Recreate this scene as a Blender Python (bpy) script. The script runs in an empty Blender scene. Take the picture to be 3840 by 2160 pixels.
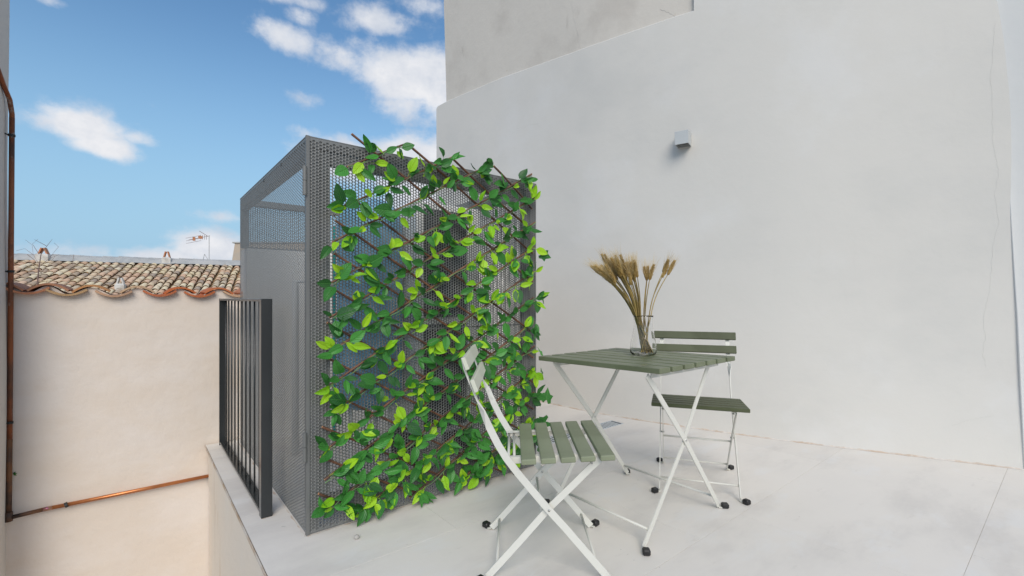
import bpy, bmesh, math, random
from mathutils import Vector, Matrix, Euler
import numpy as np
R = math.radians
rnd = random.Random(7)
sc = bpy.context.scene
C = sc.collection

# ------------------------------------------------------------------ camera
CAMZ = 0.95
cam_d = bpy.data.cameras.new('camera'); cam = bpy.data.objects.new('camera', cam_d); C.objects.link(cam)
cam.location = (0, 0, CAMZ); cam.rotation_euler = (R(90), 0, 0)
cam_d.sensor_width = 36; cam_d.lens = 16.22; cam_d.shift_y = 0.0099
cam_d.clip_start = 0.05; cam_d.clip_end = 6000
sc.camera = cam

# ------------------------------------------------------------------ sky, sun, exposure
SUN_DIR = Vector((0.10, -0.98, 0.74)).normalized()      # towards the sun
world = bpy.data.worlds.new('World'); sc.world = world; world.use_nodes = True
wt = world.node_tree; wt.nodes.clear()
def wn(t, **k):
    n = wt.nodes.new(t)
    for a, b in k.items(): setattr(n, a, b)
    return n
def wl(a, b): wt.links.new(a, b)
def wmath(op, a, b=None, c=None, clamp=False):
    n = wn('ShaderNodeMath', operation=op); n.use_clamp = clamp
    for i, x in enumerate((a, b, c)):
        if x is None: continue
        if isinstance(x, (int, float)): n.inputs[i].default_value = x
        else: wl(x, n.inputs[i])
    return n.outputs[0]
sky = wn('ShaderNodeTexSky', sky_type='NISHITA'); sky.sun_disc = False
sky.sun_elevation = math.asin(SUN_DIR.z); sky.sun_rotation = math.atan2(SUN_DIR.x, SUN_DIR.y)
sky.air_density = 1.25; sky.dust_density = 0.6; sky.ozone_density = 1.6
SKY_STRENGTH = 0.094
tc = wn('ShaderNodeTexCoord')
D = tc.outputs['Generated']
sep = wn('ShaderNodeSeparateXYZ'); wl(D, sep.inputs[0])
def noise(scale, detail, rough, vec, dist=0.0):
    n = wn('ShaderNodeTexNoise'); n.inputs['Scale'].default_value = scale; n.inputs['Detail'].default_value = detail
    n.inputs['Roughness'].default_value = rough; n.inputs['Distortion'].default_value = dist; wl(vec, n.inputs['Vector']); return n.outputs['Fac']
mp = wn('ShaderNodeMapping'); wl(D, mp.inputs[0]); mp.inputs['Scale'].default_value = (1, 1, 1.35); mp.inputs['Location'].default_value = (3.1, 1.7, 0.4)
nA = noise(6.0, 10, 0.62, mp.outputs[0], 0.0)
mp2 = wn('ShaderNodeMapping'); wl(D, mp2.inputs[0]); mp2.inputs['Scale'].default_value = (1, 1, 1.35); mp2.inputs['Location'].default_value = (3.12, 1.7, 0.43)
nB = noise(6.0, 10, 0.62, mp2.outputs[0], 0.0)
nC = noise(16.0, 6, 0.6, mp.outputs[0], 0.4)
# individual clouds of this sky: direction (x/y, z/y), half width, half height, weight
clouds = [((-0.22, 0.475), 0.18, 0.062, 1.25), ((-0.34, 0.50), 0.09, 0.05, 0.9), ((-0.20, 0.42), 0.14, 0.05, 0.85), ((-0.30, 0.44), 0.08, 0.04, 0.7),
          ((-0.27, 0.60), 0.13, 0.035, 0.72), ((-0.19, 0.63), 0.10, 0.03, 0.72), ((-0.49, 0.565), 0.085, 0.036, 0.85), ((-0.46, 0.61), 0.04, 0.025, 0.70),
          ((-0.40, 0.54), 0.05, 0.03, 0.7), ((-0.43, 0.43), 0.06, 0.03, 0.58), ((-0.44, 0.36), 0.05, 0.025, 0.60), ((-0.36, 0.345), 0.06, 0.025, 0.60),
          ((-0.35, 0.30), 0.12, 0.05, 1.1), ((-0.20, 0.30), 0.16, 0.06, 1.1), ((-0.10, 0.24), 0.24, 0.09, 1.1),
          ((-0.935, 0.365), 0.060, 0.050, 1.25), ((-0.90, 0.330), 0.060, 0.036, 1.25), ((-0.81, 0.345), 0.04, 0.02, 0.62),
          ((-0.655, 0.11), 0.075, 0.045, 1.1), ((-0.78, 0.09), 0.14, 0.030, 0.95), ((-0.62, 0.175), 0.06, 0.018, 0.60),
          ((-0.50, 0.655), 0.12, 0.02, 0.62), ((-1.0, 0.645), 0.05, 0.02, 0.62)]
mask = None
for (rx, rz), wx, wz, wgt in clouds:
    d = Vector((rx, 1, rz)).normalized(); k = d.y
    ax = wmath('DIVIDE', wmath('SUBTRACT', sep.outputs[0], d.x), wx * k)
    az = wmath('DIVIDE', wmath('SUBTRACT', sep.outputs[2], d.z), wz * k)
    ay = wmath('DIVIDE', wmath('SUBTRACT', sep.outputs[1], d.y), 0.3)
    r2 = wmath('ADD', wmath('ADD', wmath('MULTIPLY', ax, ax), wmath('MULTIPLY', az, az)), wmath('MULTIPLY', ay, ay))
    g = wmath('MULTIPLY', wmath('POWER', 2.718, wmath('MULTIPLY', r2, -1.1)), wgt)
    mask = g if mask is None else wmath('MAXIMUM', mask, g)
# the rest of the sky carries the same kind of patchy cumulus
away = wmath('SMOOTHSTEP' if False else 'MULTIPLY', 1.0, 1.0)
dotv = wmath('ADD', wmath('ADD', wmath('MULTIPLY', sep.outputs[0], -0.46), wmath('MULTIPLY', sep.outputs[1], 0.80)), wmath('MULTIPLY', sep.outputs[2], 0.32))
away = wmath('MULTIPLY', wmath('SUBTRACT', 0.86, dotv), 3.0, clamp=True)
nW = noise(1.7, 3, 0.5, mp.outputs[0])
gen = wmath('MULTIPLY', wmath('MULTIPLY', wmath('SUBTRACT', nW, 0.42), 4.5, clamp=True), away)
mask = wmath('MAXIMUM', mask, gen)
dens = wmath('ADD', mask, wmath('MULTIPLY', wmath('SUBTRACT', nA, 0.5), 2.2))
dens = wmath('ADD', dens, wmath('MULTIPLY', wmath('SUBTRACT', nC, 0.5), 0.55))
cov = wn('ShaderNodeMapRange', interpolation_type='SMOOTHSTEP'); wl(dens, cov.inputs[0])
cov.inputs[1].default_value = 0.30; cov.inputs[2].default_value = 0.92
# thin veil near the horizon
lit = wmath('ADD', wmath('MULTIPLY', wmath('SUBTRACT', nB, nA), 3.0), 0.66)
ccol = wn('ShaderNodeMix', data_type='RGBA'); wl(lit, ccol.inputs['Factor'])
ccol.inputs['A'].default_value = (0.36, 0.40, 0.47, 1); ccol.inputs['B'].default_value = (0.56, 0.565, 0.585, 1)
skyS = wn('ShaderNodeVectorMath', operation='SCALE'); hs = wn('ShaderNodeHueSaturation'); hs.inputs['Saturation'].default_value = 1.22; wl(sky.outputs[0], hs.inputs['Color']); wl(hs.outputs[0], skyS.inputs[0]); skyS.inputs['Scale'].default_value = SKY_STRENGTH
veil = wn('ShaderNodeMapRange', interpolation_type='SMOOTHSTEP'); wl(sep.outputs[2], veil.inputs[0])
veil.inputs[1].default_value = 0.0; veil.inputs[2].default_value = 0.52; veil.inputs[3].default_value = 0.95; veil.inputs[4].default_value = 0.0
skyV = wn('ShaderNodeMix', data_type='RGBA'); wl(veil.outputs[0], skyV.inputs['Factor']); wl(skyS.outputs[0], skyV.inputs['A']); skyV.inputs['B'].default_value = (0.205, 0.355, 0.50, 1)
mix = wn('ShaderNodeMix', data_type='RGBA'); wl(cov.outputs[0], mix.inputs['Factor']); wl(skyV.outputs['Result'], mix.inputs['A']); wl(ccol.outputs['Result'], mix.inputs['B'])
bg = wn('ShaderNodeBackground'); wl(mix.outputs['Result'], bg.inputs[0]); bg.inputs[1].default_value = 1.0
wo = wn('ShaderNodeOutputWorld'); wl(bg.outputs[0], wo.inputs[0])

sun_d = bpy.data.lights.new('sun', 'SUN'); sun = bpy.data.objects.new('sun', sun_d); C.objects.link(sun)
sun_d.energy = 1.5; sun_d.angle = R(38); sun_d.color = (1.0, 0.93, 0.83)
sun.rotation_euler = (-SUN_DIR).to_track_quat('-Z', 'Y').to_euler()
sc.view_settings.view_transform = 'Standard'; sc.view_settings.look = 'None'
sc.view_settings.exposure = 0.60; sc.view_settings.gamma = 1.0; sc.view_settings.use_curve_mapping = False

# ------------------------------------------------------------------ terrace grid frame
CAGE = Vector((-0.82, 1.844, 0.0))
ANG = math.atan2(0.632, 0.775)
Uv = Vector((math.cos(ANG), math.sin(ANG), 0)); Vv = Vector((-math.sin(ANG), math.cos(ANG), 0))
GRID = Matrix.Translation(CAGE) @ Matrix.Rotation(ANG, 4, 'Z')
def G(u, v, z=0): return CAGE + Uv * u + Vv * v + Vector((0, 0, z))

# ------------------------------------------------------------------ materials
def mat(name, base, rough=0.6, metal=0.0, var=0.0, vscale=3.0, bump=0.0, bscale=60.0, c2=None, objvar=0.0, spec=0.5,
        transl=0.0, islevar=0.0, stretch=None, dirt=None, coat=0.0):
    m = bpy.data.materials.new(name); m.use_nodes = True; t = m.node_tree; L = t.links
    b = t.nodes['Principled BSDF']; b.inputs['Roughness'].default_value = rough; b.inputs['Metallic'].default_value = metal
    b.inputs['Specular IOR Level'].default_value = spec; b.inputs['Coat Weight'].default_value = coat
    col = t.nodes.new('ShaderNodeRGB'); col.outputs[0].default_value = (*base, 1); cur = col.outputs[0]
    tcn = t.nodes.new('ShaderNodeTexCoord'); vec = tcn.outputs['Object']
    if stretch:
        mpn = t.nodes.new('ShaderNodeMapping'); mpn.inputs['Scale'].default_value = stretch; L.new(vec, mpn.inputs[0]); vec = mpn.outputs[0]
    def nz(s, d=5, r=0.55, v=None):
        n = t.nodes.new('ShaderNodeTexNoise'); n.inputs['Scale'].default_value = s; n.inputs['Detail'].default_value = d
        n.inputs['Roughness'].default_value = r; L.new(v or vec, n.inputs['Vector']); return n.outputs['Fac']
    def ramp(fac, a, bb, lo=0.0, hi=1.0):
        n = t.nodes.new('ShaderNodeMapRange'); n.interpolation_type = 'SMOOTHSTEP'; L.new(fac, n.inputs[0])
        n.inputs[1].default_value = a; n.inputs[2].default_value = bb; n.inputs[3].default_value = lo; n.inputs[4].default_value = hi; return n.outputs[0]
    def mixc(f, a, c):
        n = t.nodes.new('ShaderNodeMix'); n.data_type = 'RGBA'
        if isinstance(f, float): n.inputs['Factor'].default_value = f
        else: L.new(f, n.inputs['Factor'])
        L.new(a, n.inputs['A'])
        if isinstance(c, tuple): n.inputs['B'].default_value = (*c, 1)
        else: L.new(c, n.inputs['B'])
        return n.outputs['Result']
    if c2 is not None: cur = mixc(ramp(nz(vscale, 6, 0.6), 0.38, 0.66), cur, c2)
    if dirt is not None:
        for (dc, ds, lo, hi, amt, st) in dirt:
            mm = t.nodes.new('ShaderNodeMapping'); mm.inputs['Scale'].default_value = st; mm.inputs['Location'].default_value = (ds * 1.3, 2.1, ds)
            L.new(tcn.outputs['Object'], mm.inputs[0])
            cur = mixc(ramp(nz(ds, 7, 0.62, mm.outputs[0]), lo, hi, 0.0, amt), cur, dc)
    def hsv(c, val, amt):
        mr = t.nodes.new('ShaderNodeMapRange'); L.new(val, mr.inputs[0]); mr.inputs[3].default_value = 1 - amt; mr.inputs[4].default_value = 1 + amt
        h = t.nodes.new('ShaderNodeHueSaturation'); L.new(c, h.inputs['Color']); L.new(mr.outputs[0], h.inputs['Value']); return h.outputs[0]
    if var: cur = hsv(cur, nz(vscale * 2.3, 6, 0.6), var)
    if objvar:
        oi = t.nodes.new('ShaderNodeObjectInfo'); cur = hsv(cur, oi.outputs['Random'], objvar)
    if islevar:
        ge = t.nodes.new('ShaderNodeNewGeometry'); cur = hsv(cur, ge.outputs['Random Per Island'], islevar)
    L.new(cur, b.inputs['Base Color'])
    if bump:
        bn = t.nodes.new('ShaderNodeBump'); bn.inputs['Strength'].default_value = 1.0; bn.inputs['Distance'].default_value = bump
        L.new(nz(bscale, 6, 0.6), bn.inputs['Height']); L.new(bn.outputs[0], b.inputs['Normal'])
    if transl:
        tr = t.nodes.new('ShaderNodeBsdfTranslucent'); L.new(cur, tr.inputs[0]); mx = t.nodes.new('ShaderNodeMixShader'); mx.inputs[0].default_value = transl
        L.new(b.outputs[0], mx.inputs[1]); L.new(tr.outputs[0], mx.inputs[2]); L.new(mx.outputs[0], t.nodes['Material Output'].inputs[0])
    m['_'] = 0
    return m

M = {}
M['plaster_white'] = mat('white plaster', (0.66, 0.638, 0.595), 0.9, var=0.02, vscale=0.7, bump=0.003, bscale=5.5, spec=0.2,
    dirt=[((0.58, 0.57, 0.54), 0.9, 0.45, 0.70, 0.55, (1, 1, 1.6)), ((0.70, 0.69, 0.67), 1.3, 0.52, 0.72, 0.5, (1, 1, 1)), ((0.60, 0.58, 0.54), 5.0, 0.60, 0.82, 0.30, (2.2, 2.2, 0.4))])
M['plaster_bright'] = mat('brightened white plaster', (0.80, 0.785, 0.75), 0.9, var=0.015, vscale=0.8, bump=0.003, bscale=5, spec=0.2)  # whiter than the party wall's plaster: extra brightness put into the colour
M['plaster_grey'] = mat('old grey render', (0.63, 0.59, 0.53), 0.92, var=0.03, vscale=1.2, bump=0.004, bscale=9, spec=0.2,
    dirt=[((0.50, 0.46, 0.41), 1.6, 0.50, 0.70, 0.55, (1, 1, 1)), ((0.42, 0.38, 0.33), 4.0, 0.60, 0.75, 0.5, (1.6, 1.6, 0.5)), ((0.50, 0.40, 0.30), 6.0, 0.66, 0.74, 0.5, (1, 1, 1))])
M['plaster_beige'] = mat('beige render', (0.74, 0.645, 0.55), 0.92, var=0.03, vscale=1.4, bump=0.005, bscale=11, spec=0.2,
    dirt=[((0.80, 0.74, 0.69), 0.9, 0.42, 0.62, 0.6, (1, 1, 1.5)), ((0.72, 0.605, 0.49), 2.2, 0.54, 0.75, 0.5, (1, 1, 2)), ((0.52, 0.43, 0.35), 7.0, 0.66, 0.80, 0.4, (1, 1, 1))])
M['parapet'] = mat('streaked cream render', (0.72, 0.645, 0.55), 0.92, var=0.03, vscale=1.4, bump=0.003, bscale=14, spec=0.2,
    dirt=[((0.56, 0.43, 0.29), 5.0, 0.58, 0.72, 0.55, (1.5, 1.5, 0.16)), ((0.70, 0.65, 0.58), 3.0, 0.5, 0.65, 0.5, (1, 1, 0.3))])
M['plaster_left'] = mat('pale grey render', (0.62, 0.60, 0.57), 0.92, var=0.03, vscale=1.4, bump=0.003, bscale=14, spec=0.2,
    dirt=[((0.55, 0.40, 0.27), 3.0, 0.62, 0.74, 0.5, (3, 3, 0.3))])
M['tile'] = mat('pale porcelain', (0.72, 0.685, 0.635), 0.55, var=0.03, vscale=2.0, bump=0.0006, bscale=40, spec=0.3, objvar=0.022,
    dirt=[((0.585, 0.555, 0.52), 1.7, 0.44, 0.72, 0.7, (1, 2.4, 1)), ((0.72, 0.71, 0.69), 3.1, 0.52, 0.70, 0.6, (1, 2.0, 1)), ((0.46, 0.42, 0.38), 9.0, 0.60, 0.80, 0.38, (0.8, 2.5, 1)), ((0.20, 0.17, 0.14), 60.0, 0.74, 0.78, 0.6, (1, 1, 1))])
M['grout'] = mat('grout', (0.60, 0.55, 0.49), 0.95, c2=(0.44, 0.31, 0.20), vscale=7)
M['joint'] = mat('earthy joint', (0.66, 0.62, 0.57), 0.95, c2=(0.52, 0.40, 0.30), vscale=9, var=0.15)
M['crack'] = mat('crack', (0.52, 0.50, 0.47), 0.95)
M['dark_metal'] = mat('anthracite paint', (0.030, 0.033, 0.034), 0.22, 0.0, var=0.12, vscale=6, bump=0.0002, bscale=400, spec=0.5)
M['sheet'] = mat('grey perforated sheet', (0.20, 0.203, 0.198), 0.48, 0.25, var=0.08, vscale=2.5, spec=0.5)
M['tube'] = mat('grey frame steel', (0.17, 0.172, 0.167), 0.5, 0.2, var=0.08, vscale=3)
M['cream'] = mat('off white paint', (0.66, 0.65, 0.59), 0.38, 0.0, var=0.03, vscale=8, spec=0.5)
M['green_slat'] = mat('olive stained wood', (0.135, 0.155, 0.088), 0.40, var=0.12, vscale=4, bump=0.0012, bscale=22, stretch=(1, 1, 1), c2=(0.175, 0.197, 0.12), spec=0.38, objvar=0.06)
M['sheen_slat'] = mat('sheen pale slat', (0.60, 0.61, 0.50), 0.42, var=0.05, vscale=5, c2=(0.64, 0.645, 0.54), bump=0.0008, bscale=22)  # grazing sheen on the olive back slats, put into the base colour
M['green_lit'] = mat('lit olive stained wood', (0.205, 0.228, 0.145), 0.45, var=0.10, vscale=4, bump=0.0012, bscale=22, c2=(0.24, 0.265, 0.175), spec=0.35, objvar=0.05)  # lighter copy of the olive: light on the near seat as colour
M['green_shaded'] = mat('shaded olive stained wood', (0.070, 0.080, 0.040), 0.50, var=0.12, vscale=4, bump=0.0012, bscale=22, c2=(0.090, 0.102, 0.055), spec=0.25, objvar=0.05)  # darker copy of the olive: shade on the far chair as colour
M['rubber'] = mat('black rubber', (0.012, 0.012, 0.013), 0.45)
M['screw'] = mat('steel screw', (0.5, 0.5, 0.48), 0.35, 0.9)
M['copper'] = mat('copper pipe', (0.60, 0.23, 0.09), 0.36, 0.75, c2=(0.42, 0.15, 0.06), vscale=6, var=0.15)
M['copper_old'] = mat('oxidised copper pipe', (0.28, 0.095, 0.04), 0.5, 0.45, c2=(0.11, 0.06, 0.045), vscale=5, var=0.25, dirt=[((0.45, 0.42, 0.38), 14, 0.60, 0.68, 0.8, (1, 1, 0.5))])
M['copper_burnt'] = mat('burnt copper pipe', (0.06, 0.045, 0.04), 0.55, 0.4, c2=(0.20, 0.09, 0.04), vscale=9, var=0.2)
M['copper_tint'] = mat('heat tinted copper', (0.62, 0.45, 0.12), 0.4, 0.6, c2=(0.30, 0.10, 0.16), vscale=22)
M['black'] = mat('black metal', (0.02, 0.02, 0.02), 0.5)
M['lamp'] = mat('grey lamp casing', (0.50, 0.52, 0.52), 0.45, 0.0, var=0.03)
M['lamp_in'] = mat('lamp inner', (0.16, 0.145, 0.13), 0.5)
M['wood'] = mat('willow stick', (0.17, 0.078, 0.042), 0.55, c2=(0.075, 0.036, 0.022), vscale=30, var=0.25, bump=0.002, bscale=120, objvar=0.3)
M['wood_end'] = mat('cut willow', (0.48, 0.25, 0.13), 0.7, var=0.1)
M['stem'] = mat('plastic vine stem', (0.12, 0.26, 0.09), 0.5, c2=(0.16, 0.15, 0.09), vscale=20, objvar=0.3)
M['grate'] = mat('galvanised grate', (0.62, 0.66, 0.68), 0.45, 0.15, var=0.1, vscale=10)
M['channel_shade'] = mat('channel shade', (0.03, 0.035, 0.04), 0.9)
M['straw'] = mat('wheat stalk', (0.36, 0.25, 0.07), 0.6, c2=(0.24, 0.18, 0.06), vscale=18, objvar=0.35)
M['ear'] = mat('wheat ear', (0.42, 0.29, 0.10), 0.65, c2=(0.30, 0.18, 0.045), vscale=60, objvar=0.25, islevar=0.2)
M['awn'] = mat('wheat awn', (0.50, 0.38, 0.19), 0.6, objvar=0.2)
M['stone'] = mat('grey pebble', (0.42, 0.40, 0.37), 0.8, var=0.15, vscale=40, bump=0.001, bscale=90)
M['ac'] = mat('unit casing', (0.72, 0.72, 0.70), 0.5)
M['ac_dark'] = mat('dark grille', (0.03, 0.032, 0.034), 0.6)
M['tank'] = mat('blue tank', (0.16, 0.36, 0.52), 0.4, c2=(0.20, 0.42, 0.58), vscale=3)
M['roof_tile'] = mat('weathered clay tile', (0.52, 0.43, 0.33), 0.9, var=0.12, vscale=9, bump=0.004, bscale=40, spec=0.2, dirt=[((0.62, 0.58, 0.44), 8.0, 0.5, 0.66, 0.7, (1, 1, 1)), ((0.24, 0.21, 0.18), 11, 0.6, 0.72, 0.6, (1, 1, 1))])
M['pan'] = mat('mossy pan tile', (0.40, 0.22, 0.10), 0.95, c2=(0.26, 0.20, 0.09), vscale=5, var=0.2)
M['mortar'] = mat('ridge mortar', (0.42, 0.42, 0.41), 0.95, c2=(0.33, 0.34, 0.34), vscale=2, var=0.1, bump=0.01, bscale=12)
M['vent'] = mat('limewashed vent', (0.62, 0.60, 0.56), 0.9, c2=(0.45, 0.42, 0.38), vscale=4)
M['clay'] = mat('fired clay', (0.50, 0.19, 0.09), 0.8, c2=(0.42, 0.20, 0.10), vscale=12, var=0.15)
M['twig'] = mat('bare twig', (0.20, 0.13, 0.11), 0.8)
M['render_far'] = mat('ochre far render', (0.52, 0.42, 0.32), 0.95, c2=(0.45, 0.40, 0.34), vscale=1.2)
M['ground'] = mat('pale ground', (0.30, 0.26, 0.22), 0.95, c2=(0.24, 0.22, 0.18), vscale=0.2, var=0.1)
M['patio'] = mat('terracotta patio', (0.64, 0.37, 0.21), 0.85, c2=(0.55, 0.32, 0.19), vscale=2, var=0.08)
M['house_wall'] = mat('house render', (0.55, 0.49, 0.42), 0.95, c2=(0.47, 0.42, 0.36), vscale=0.6)
# roof tiles vary one from the next: hue too
def add_hue_variation(m, cols):
    t = m.node_tree; b = t.nodes['Principled BSDF']; old = b.inputs['Base Color'].links[0].from_socket
    oi = t.nodes.new('ShaderNodeObjectInfo'); ge = t.nodes.new('ShaderNodeNewGeometry')
    ad = t.nodes.new('ShaderNodeMath'); ad.operation = 'ADD'; t.links.new(oi.outputs['Random'], ad.inputs[0]); t.links.new(ge.outputs['Random Per Island'], ad.inputs[1])
    fr = t.nodes.new('ShaderNodeMath'); fr.operation = 'FRACT'; t.links.new(ad.outputs[0], fr.inputs[0])
    cr = t.nodes.new('ShaderNodeValToRGB'); cr.color_ramp.interpolation = 'CONSTANT'
    e = cr.color_ramp.elements
    while len(e) < len(cols): e.new(0.5)
    for i, c in enumerate(cols): e[i].position = i / len(cols); e[i].color = (*c, 1)
    t.links.new(fr.outputs[0], cr.inputs[0])
    mx = t.nodes.new('ShaderNodeMix'); mx.data_type = 'RGBA'; mx.inputs['Factor'].default_value = 0.72
    t.links.new(old, mx.inputs['A']); t.links.new(cr.outputs[0], mx.inputs['B']); t.links.new(mx.outputs['Result'], b.inputs['Base Color'])
add_hue_variation(M['roof_tile'], [(0.60, 0.47, 0.32), (0.64, 0.53, 0.34), (0.54, 0.34, 0.22), (0.68, 0.60, 0.45), (0.36, 0.27, 0.20), (0.64, 0.43, 0.30), (0.48, 0.40, 0.30), (0.67, 0.52, 0.36), (0.30, 0.24, 0.20), (0.70, 0.61, 0.43), (0.58, 0.36, 0.24)])

def leaf_mat(name, c_lo, c_hi, transl):
    m = bpy.data.materials.new(name); m.use_nodes = True; t = m.node_tree; L = t.links; b = t.nodes['Principled BSDF']
    uv = t.nodes.new('ShaderNodeTexCoord'); sx = t.nodes.new('ShaderNodeSeparateXYZ'); L.new(uv.outputs['UV'], sx.inputs[0])
    def mth(op, a, c=None, cl=False):
        n = t.nodes.new('ShaderNodeMath'); n.operation = op; n.use_clamp = cl
        for i, x in enumerate((a, c)):
            if x is None: continue
            if isinstance(x, (int, float)): n.inputs[i].default_value = x
            else: L.new(x, n.inputs[i])
        return n.outputs[0]
    ax = mth('ABSOLUTE', mth('SUBTRACT', sx.outputs[0], 0.5))
    mid = mth('SUBTRACT', 1.0, mth('MULTIPLY', ax, 26.0), True)
    rib = mth('SUBTRACT', sx.outputs[1], mth('MULTIPLY', ax, 0.75))
    w = mth('ABSOLUTE', mth('SUBTRACT', mth('FRACT', mth('MULTIPLY', rib, 7.0)), 0.5))
    vein = mth('SUBTRACT', 1.0, mth('MULTIPLY', w, 7.0), True)
    v = mth('MAXIMUM', mid, mth('MULTIPLY', vein, 0.55))
    oi = t.nodes.new('ShaderNodeObjectInfo'); ge = t.nodes.new('ShaderNodeNewGeometry')
    fr = mth('FRACT', mth('ADD', oi.outputs['Random'], ge.outputs['Random Per Island']))
    mx = t.nodes.new('ShaderNodeMix'); mx.data_type = 'RGBA'; L.new(fr, mx.inputs['Factor']); mx.inputs['A'].default_value = (*c_lo, 1); mx.inputs['B'].default_value = (*c_hi, 1)
    m2 = t.nodes.new('ShaderNodeMix'); m2.data_type = 'RGBA'; L.new(mth('MULTIPLY', v, 0.5), m2.inputs['Factor']); L.new(mx.outputs['Result'], m2.inputs['A'])
    m2.inputs['B'].default_value = (c_hi[0] * 1.7 + .02, c_hi[1] * 1.5, c_hi[2] * 1.6 + .01, 1)
    L.new(m2.outputs['Result'], b.inputs['Base Color']); b.inputs['Roughness'].default_value = 0.42; b.inputs['Specular IOR Level'].default_value = 0.5
    bp = t.nodes.new('ShaderNodeBump'); bp.inputs['Distance'].default_value = 0.0025; bp.invert = True; L.new(v, bp.inputs['Height']); L.new(bp.outputs[0], b.inputs['Normal'])
    tr = t.nodes.new('ShaderNodeBsdfTranslucent'); L.new(m2.outputs['Result'], tr.inputs[0]); ms = t.nodes.new('ShaderNodeMixShader'); ms.inputs[0].default_value = transl
    L.new(b.outputs[0], ms.inputs[1]); L.new(tr.outputs[0], ms.inputs[2]); L.new(ms.outputs[0], t.nodes['Material Output'].inputs[0])
    return m
M['leaf_dark'] = leaf_mat('dark green silk leaf', (0.015, 0.095, 0.020), (0.075, 0.345, 0.050), 0.18)
M['leaf_lime'] = leaf_mat('lime silk leaf', (0.24, 0.60, 0.012), (0.46, 0.80, 0.03), 0.25)

gl = bpy.data.materials.new('clear glass'); gl.use_nodes = True
gb = gl.node_tree.nodes['Principled BSDF']; gb.inputs['Transmission Weight'].default_value = 1.0; gb.inputs['Roughness'].default_value = 0.0; gb.inputs['IOR'].default_value = 1.38
gb.inputs['Base Color'].default_value = (1, 1, 1, 1)
M['glass'] = gl

# ------------------------------------------------------------------ mesh helpers
class MB:
    def __init__(s): s.v = []; s.f = []; s.mi = []
    def quadgrid(s, P, closed=False, m=0):
        n = len(P); k = len(P[0]); o = len(s.v)
        for r in P: s.v += [tuple(p) for p in r]
        for i in range(n - 1):
            for j in range(k if closed else k - 1):
                a = o + i * k + j; b = o + i * k + (j + 1) % k
                s.f.append((a, b, b + k, a + k)); s.mi.append(m)
        return o
    def box(s, x0, x1, y0, y1, z0, z1, mt=None, m=0):
        o = len(s.v); P = [Vector(p) for p in ((x0, y0, z0), (x1, y0, z0), (x1, y1, z0), (x0, y1, z0), (x0, y0, z1), (x1, y0, z1), (x1, y1, z1), (x0, y1, z1))]
        if mt: P = [mt @ p for p in P]
        s.v += [tuple(p) for p in P]
        for q in ((0, 3, 2, 1), (4, 5, 6, 7), (0, 1, 5, 4), (1, 2, 6, 5), (2, 3, 7, 6), (3, 0, 4, 7)):
            s.f.append(tuple(o + i for i in q)); s.mi.append(m)
    def rbox(s, x0, x1, y0, y1, z0, z1, b=0.002, mt=None, m=0):       # chamfered box
        bm = bmesh.new(); bmesh.ops.create_cube(bm, size=1)
        bmesh.ops.scale(bm, vec=(x1 - x0, y1 - y0, z1 - z0), verts=bm.verts)
        bmesh.ops.translate(bm, vec=((x0 + x1) / 2, (y0 + y1) / 2, (z0 + z1) / 2), verts=bm.verts)
        bmesh.ops.bevel(bm, geom=bm.edges[:], offset=b, segments=1, affect='EDGES', profile=0.5)
        if mt: bmesh.ops.transform(bm, matrix=mt, verts=bm.verts)
        o = len(s.v); bm.verts.index_update(); s.v += [tuple(v.co) for v in bm.verts]
        for f in bm.faces: s.f.append(tuple(o + v.index for v in f.verts)); s.mi.append(m)
        bm.free()
    def tube(s, pts, r, n=8, cap=True, m=0):
        pts = [Vector(p) for p in pts]; rs = r if isinstance(r, (list, tuple)) else [r] * len(pts)
        rings = []; ref = Vector((0, 0, 1)); prev = None
        for i, p in enumerate(pts):
            a = pts[max(i - 1, 0)]; b = pts[min(i + 1, len(pts) - 1)]; t = (b - a).normalized()
            if prev is None:
                q = ref if abs(t.dot(ref)) < 0.9 else Vector((1, 0, 0)); x = t.cross(q).normalized()
            else:
                x = (prev - t * prev.dot(t)).normalized()
            prev = x; y = t.cross(x)
            rings.append([p + (x * math.cos(2 * math.pi * k / n) + y * math.sin(2 * math.pi * k / n)) * rs[i] for k in range(n)])
        o = s.quadgrid(rings, True, m)
        if cap:
            s.f.append(tuple(o + k for k in reversed(range(n)))); s.mi.append(m)
            e = o + (len(pts) - 1) * n; s.f.append(tuple(e + k for k in range(n))); s.mi.append(m)
    def bar(s, pts, wdir, w, t, m=0):
        """flat strip following pts; wdir one vector per point (width direction), w width, t thickness"""
        pts = [Vector(p) for p in pts]; rings = []
        for i, p in enumerate(pts):
            a = pts[max(i - 1, 0)]; b = pts[min(i + 1, len(pts) - 1)]; d = (b - a).normalized()
            wd = Vector(wdir[i] if isinstance(wdir, list) else wdir); wd = (wd - d * wd.dot(d)).normalized(); nd = d.cross(wd).normalized()
            ww = w[i] if isinstance(w, list) else w
            rings.append([p + wd * ww / 2 + nd * t / 2, p - wd * ww / 2 + nd * t / 2, p - wd * ww / 2 - nd * t / 2, p + wd * ww / 2 - nd * t / 2])
        o = s.quadgrid(rings, True, m)
        s.f.append((o + 3, o + 2, o + 1, o)); s.mi.append(m)
        e = o + (len(pts) - 1) * 4; s.f.append((e, e + 1, e + 2, e + 3)); s.mi.append(m)
    def build(s, name, mats, parent=None, smooth=False):
        me = bpy.data.meshes.new(name); me.from_pydata(s.v, [], s.f)
        mats = mats if isinstance(mats, list) else [mats]
        for m in mats: me.materials.append(m)
        if len(mats) > 1: me.polygons.foreach_set('material_index', s.mi)
        if smooth: me.polygons.foreach_set('use_smooth', [True] * len(me.polygons))
        me.update()
        o = bpy.data.objects.new(name, me); C.objects.link(o)
        if parent is not None: o.parent = parent
        return o

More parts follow.
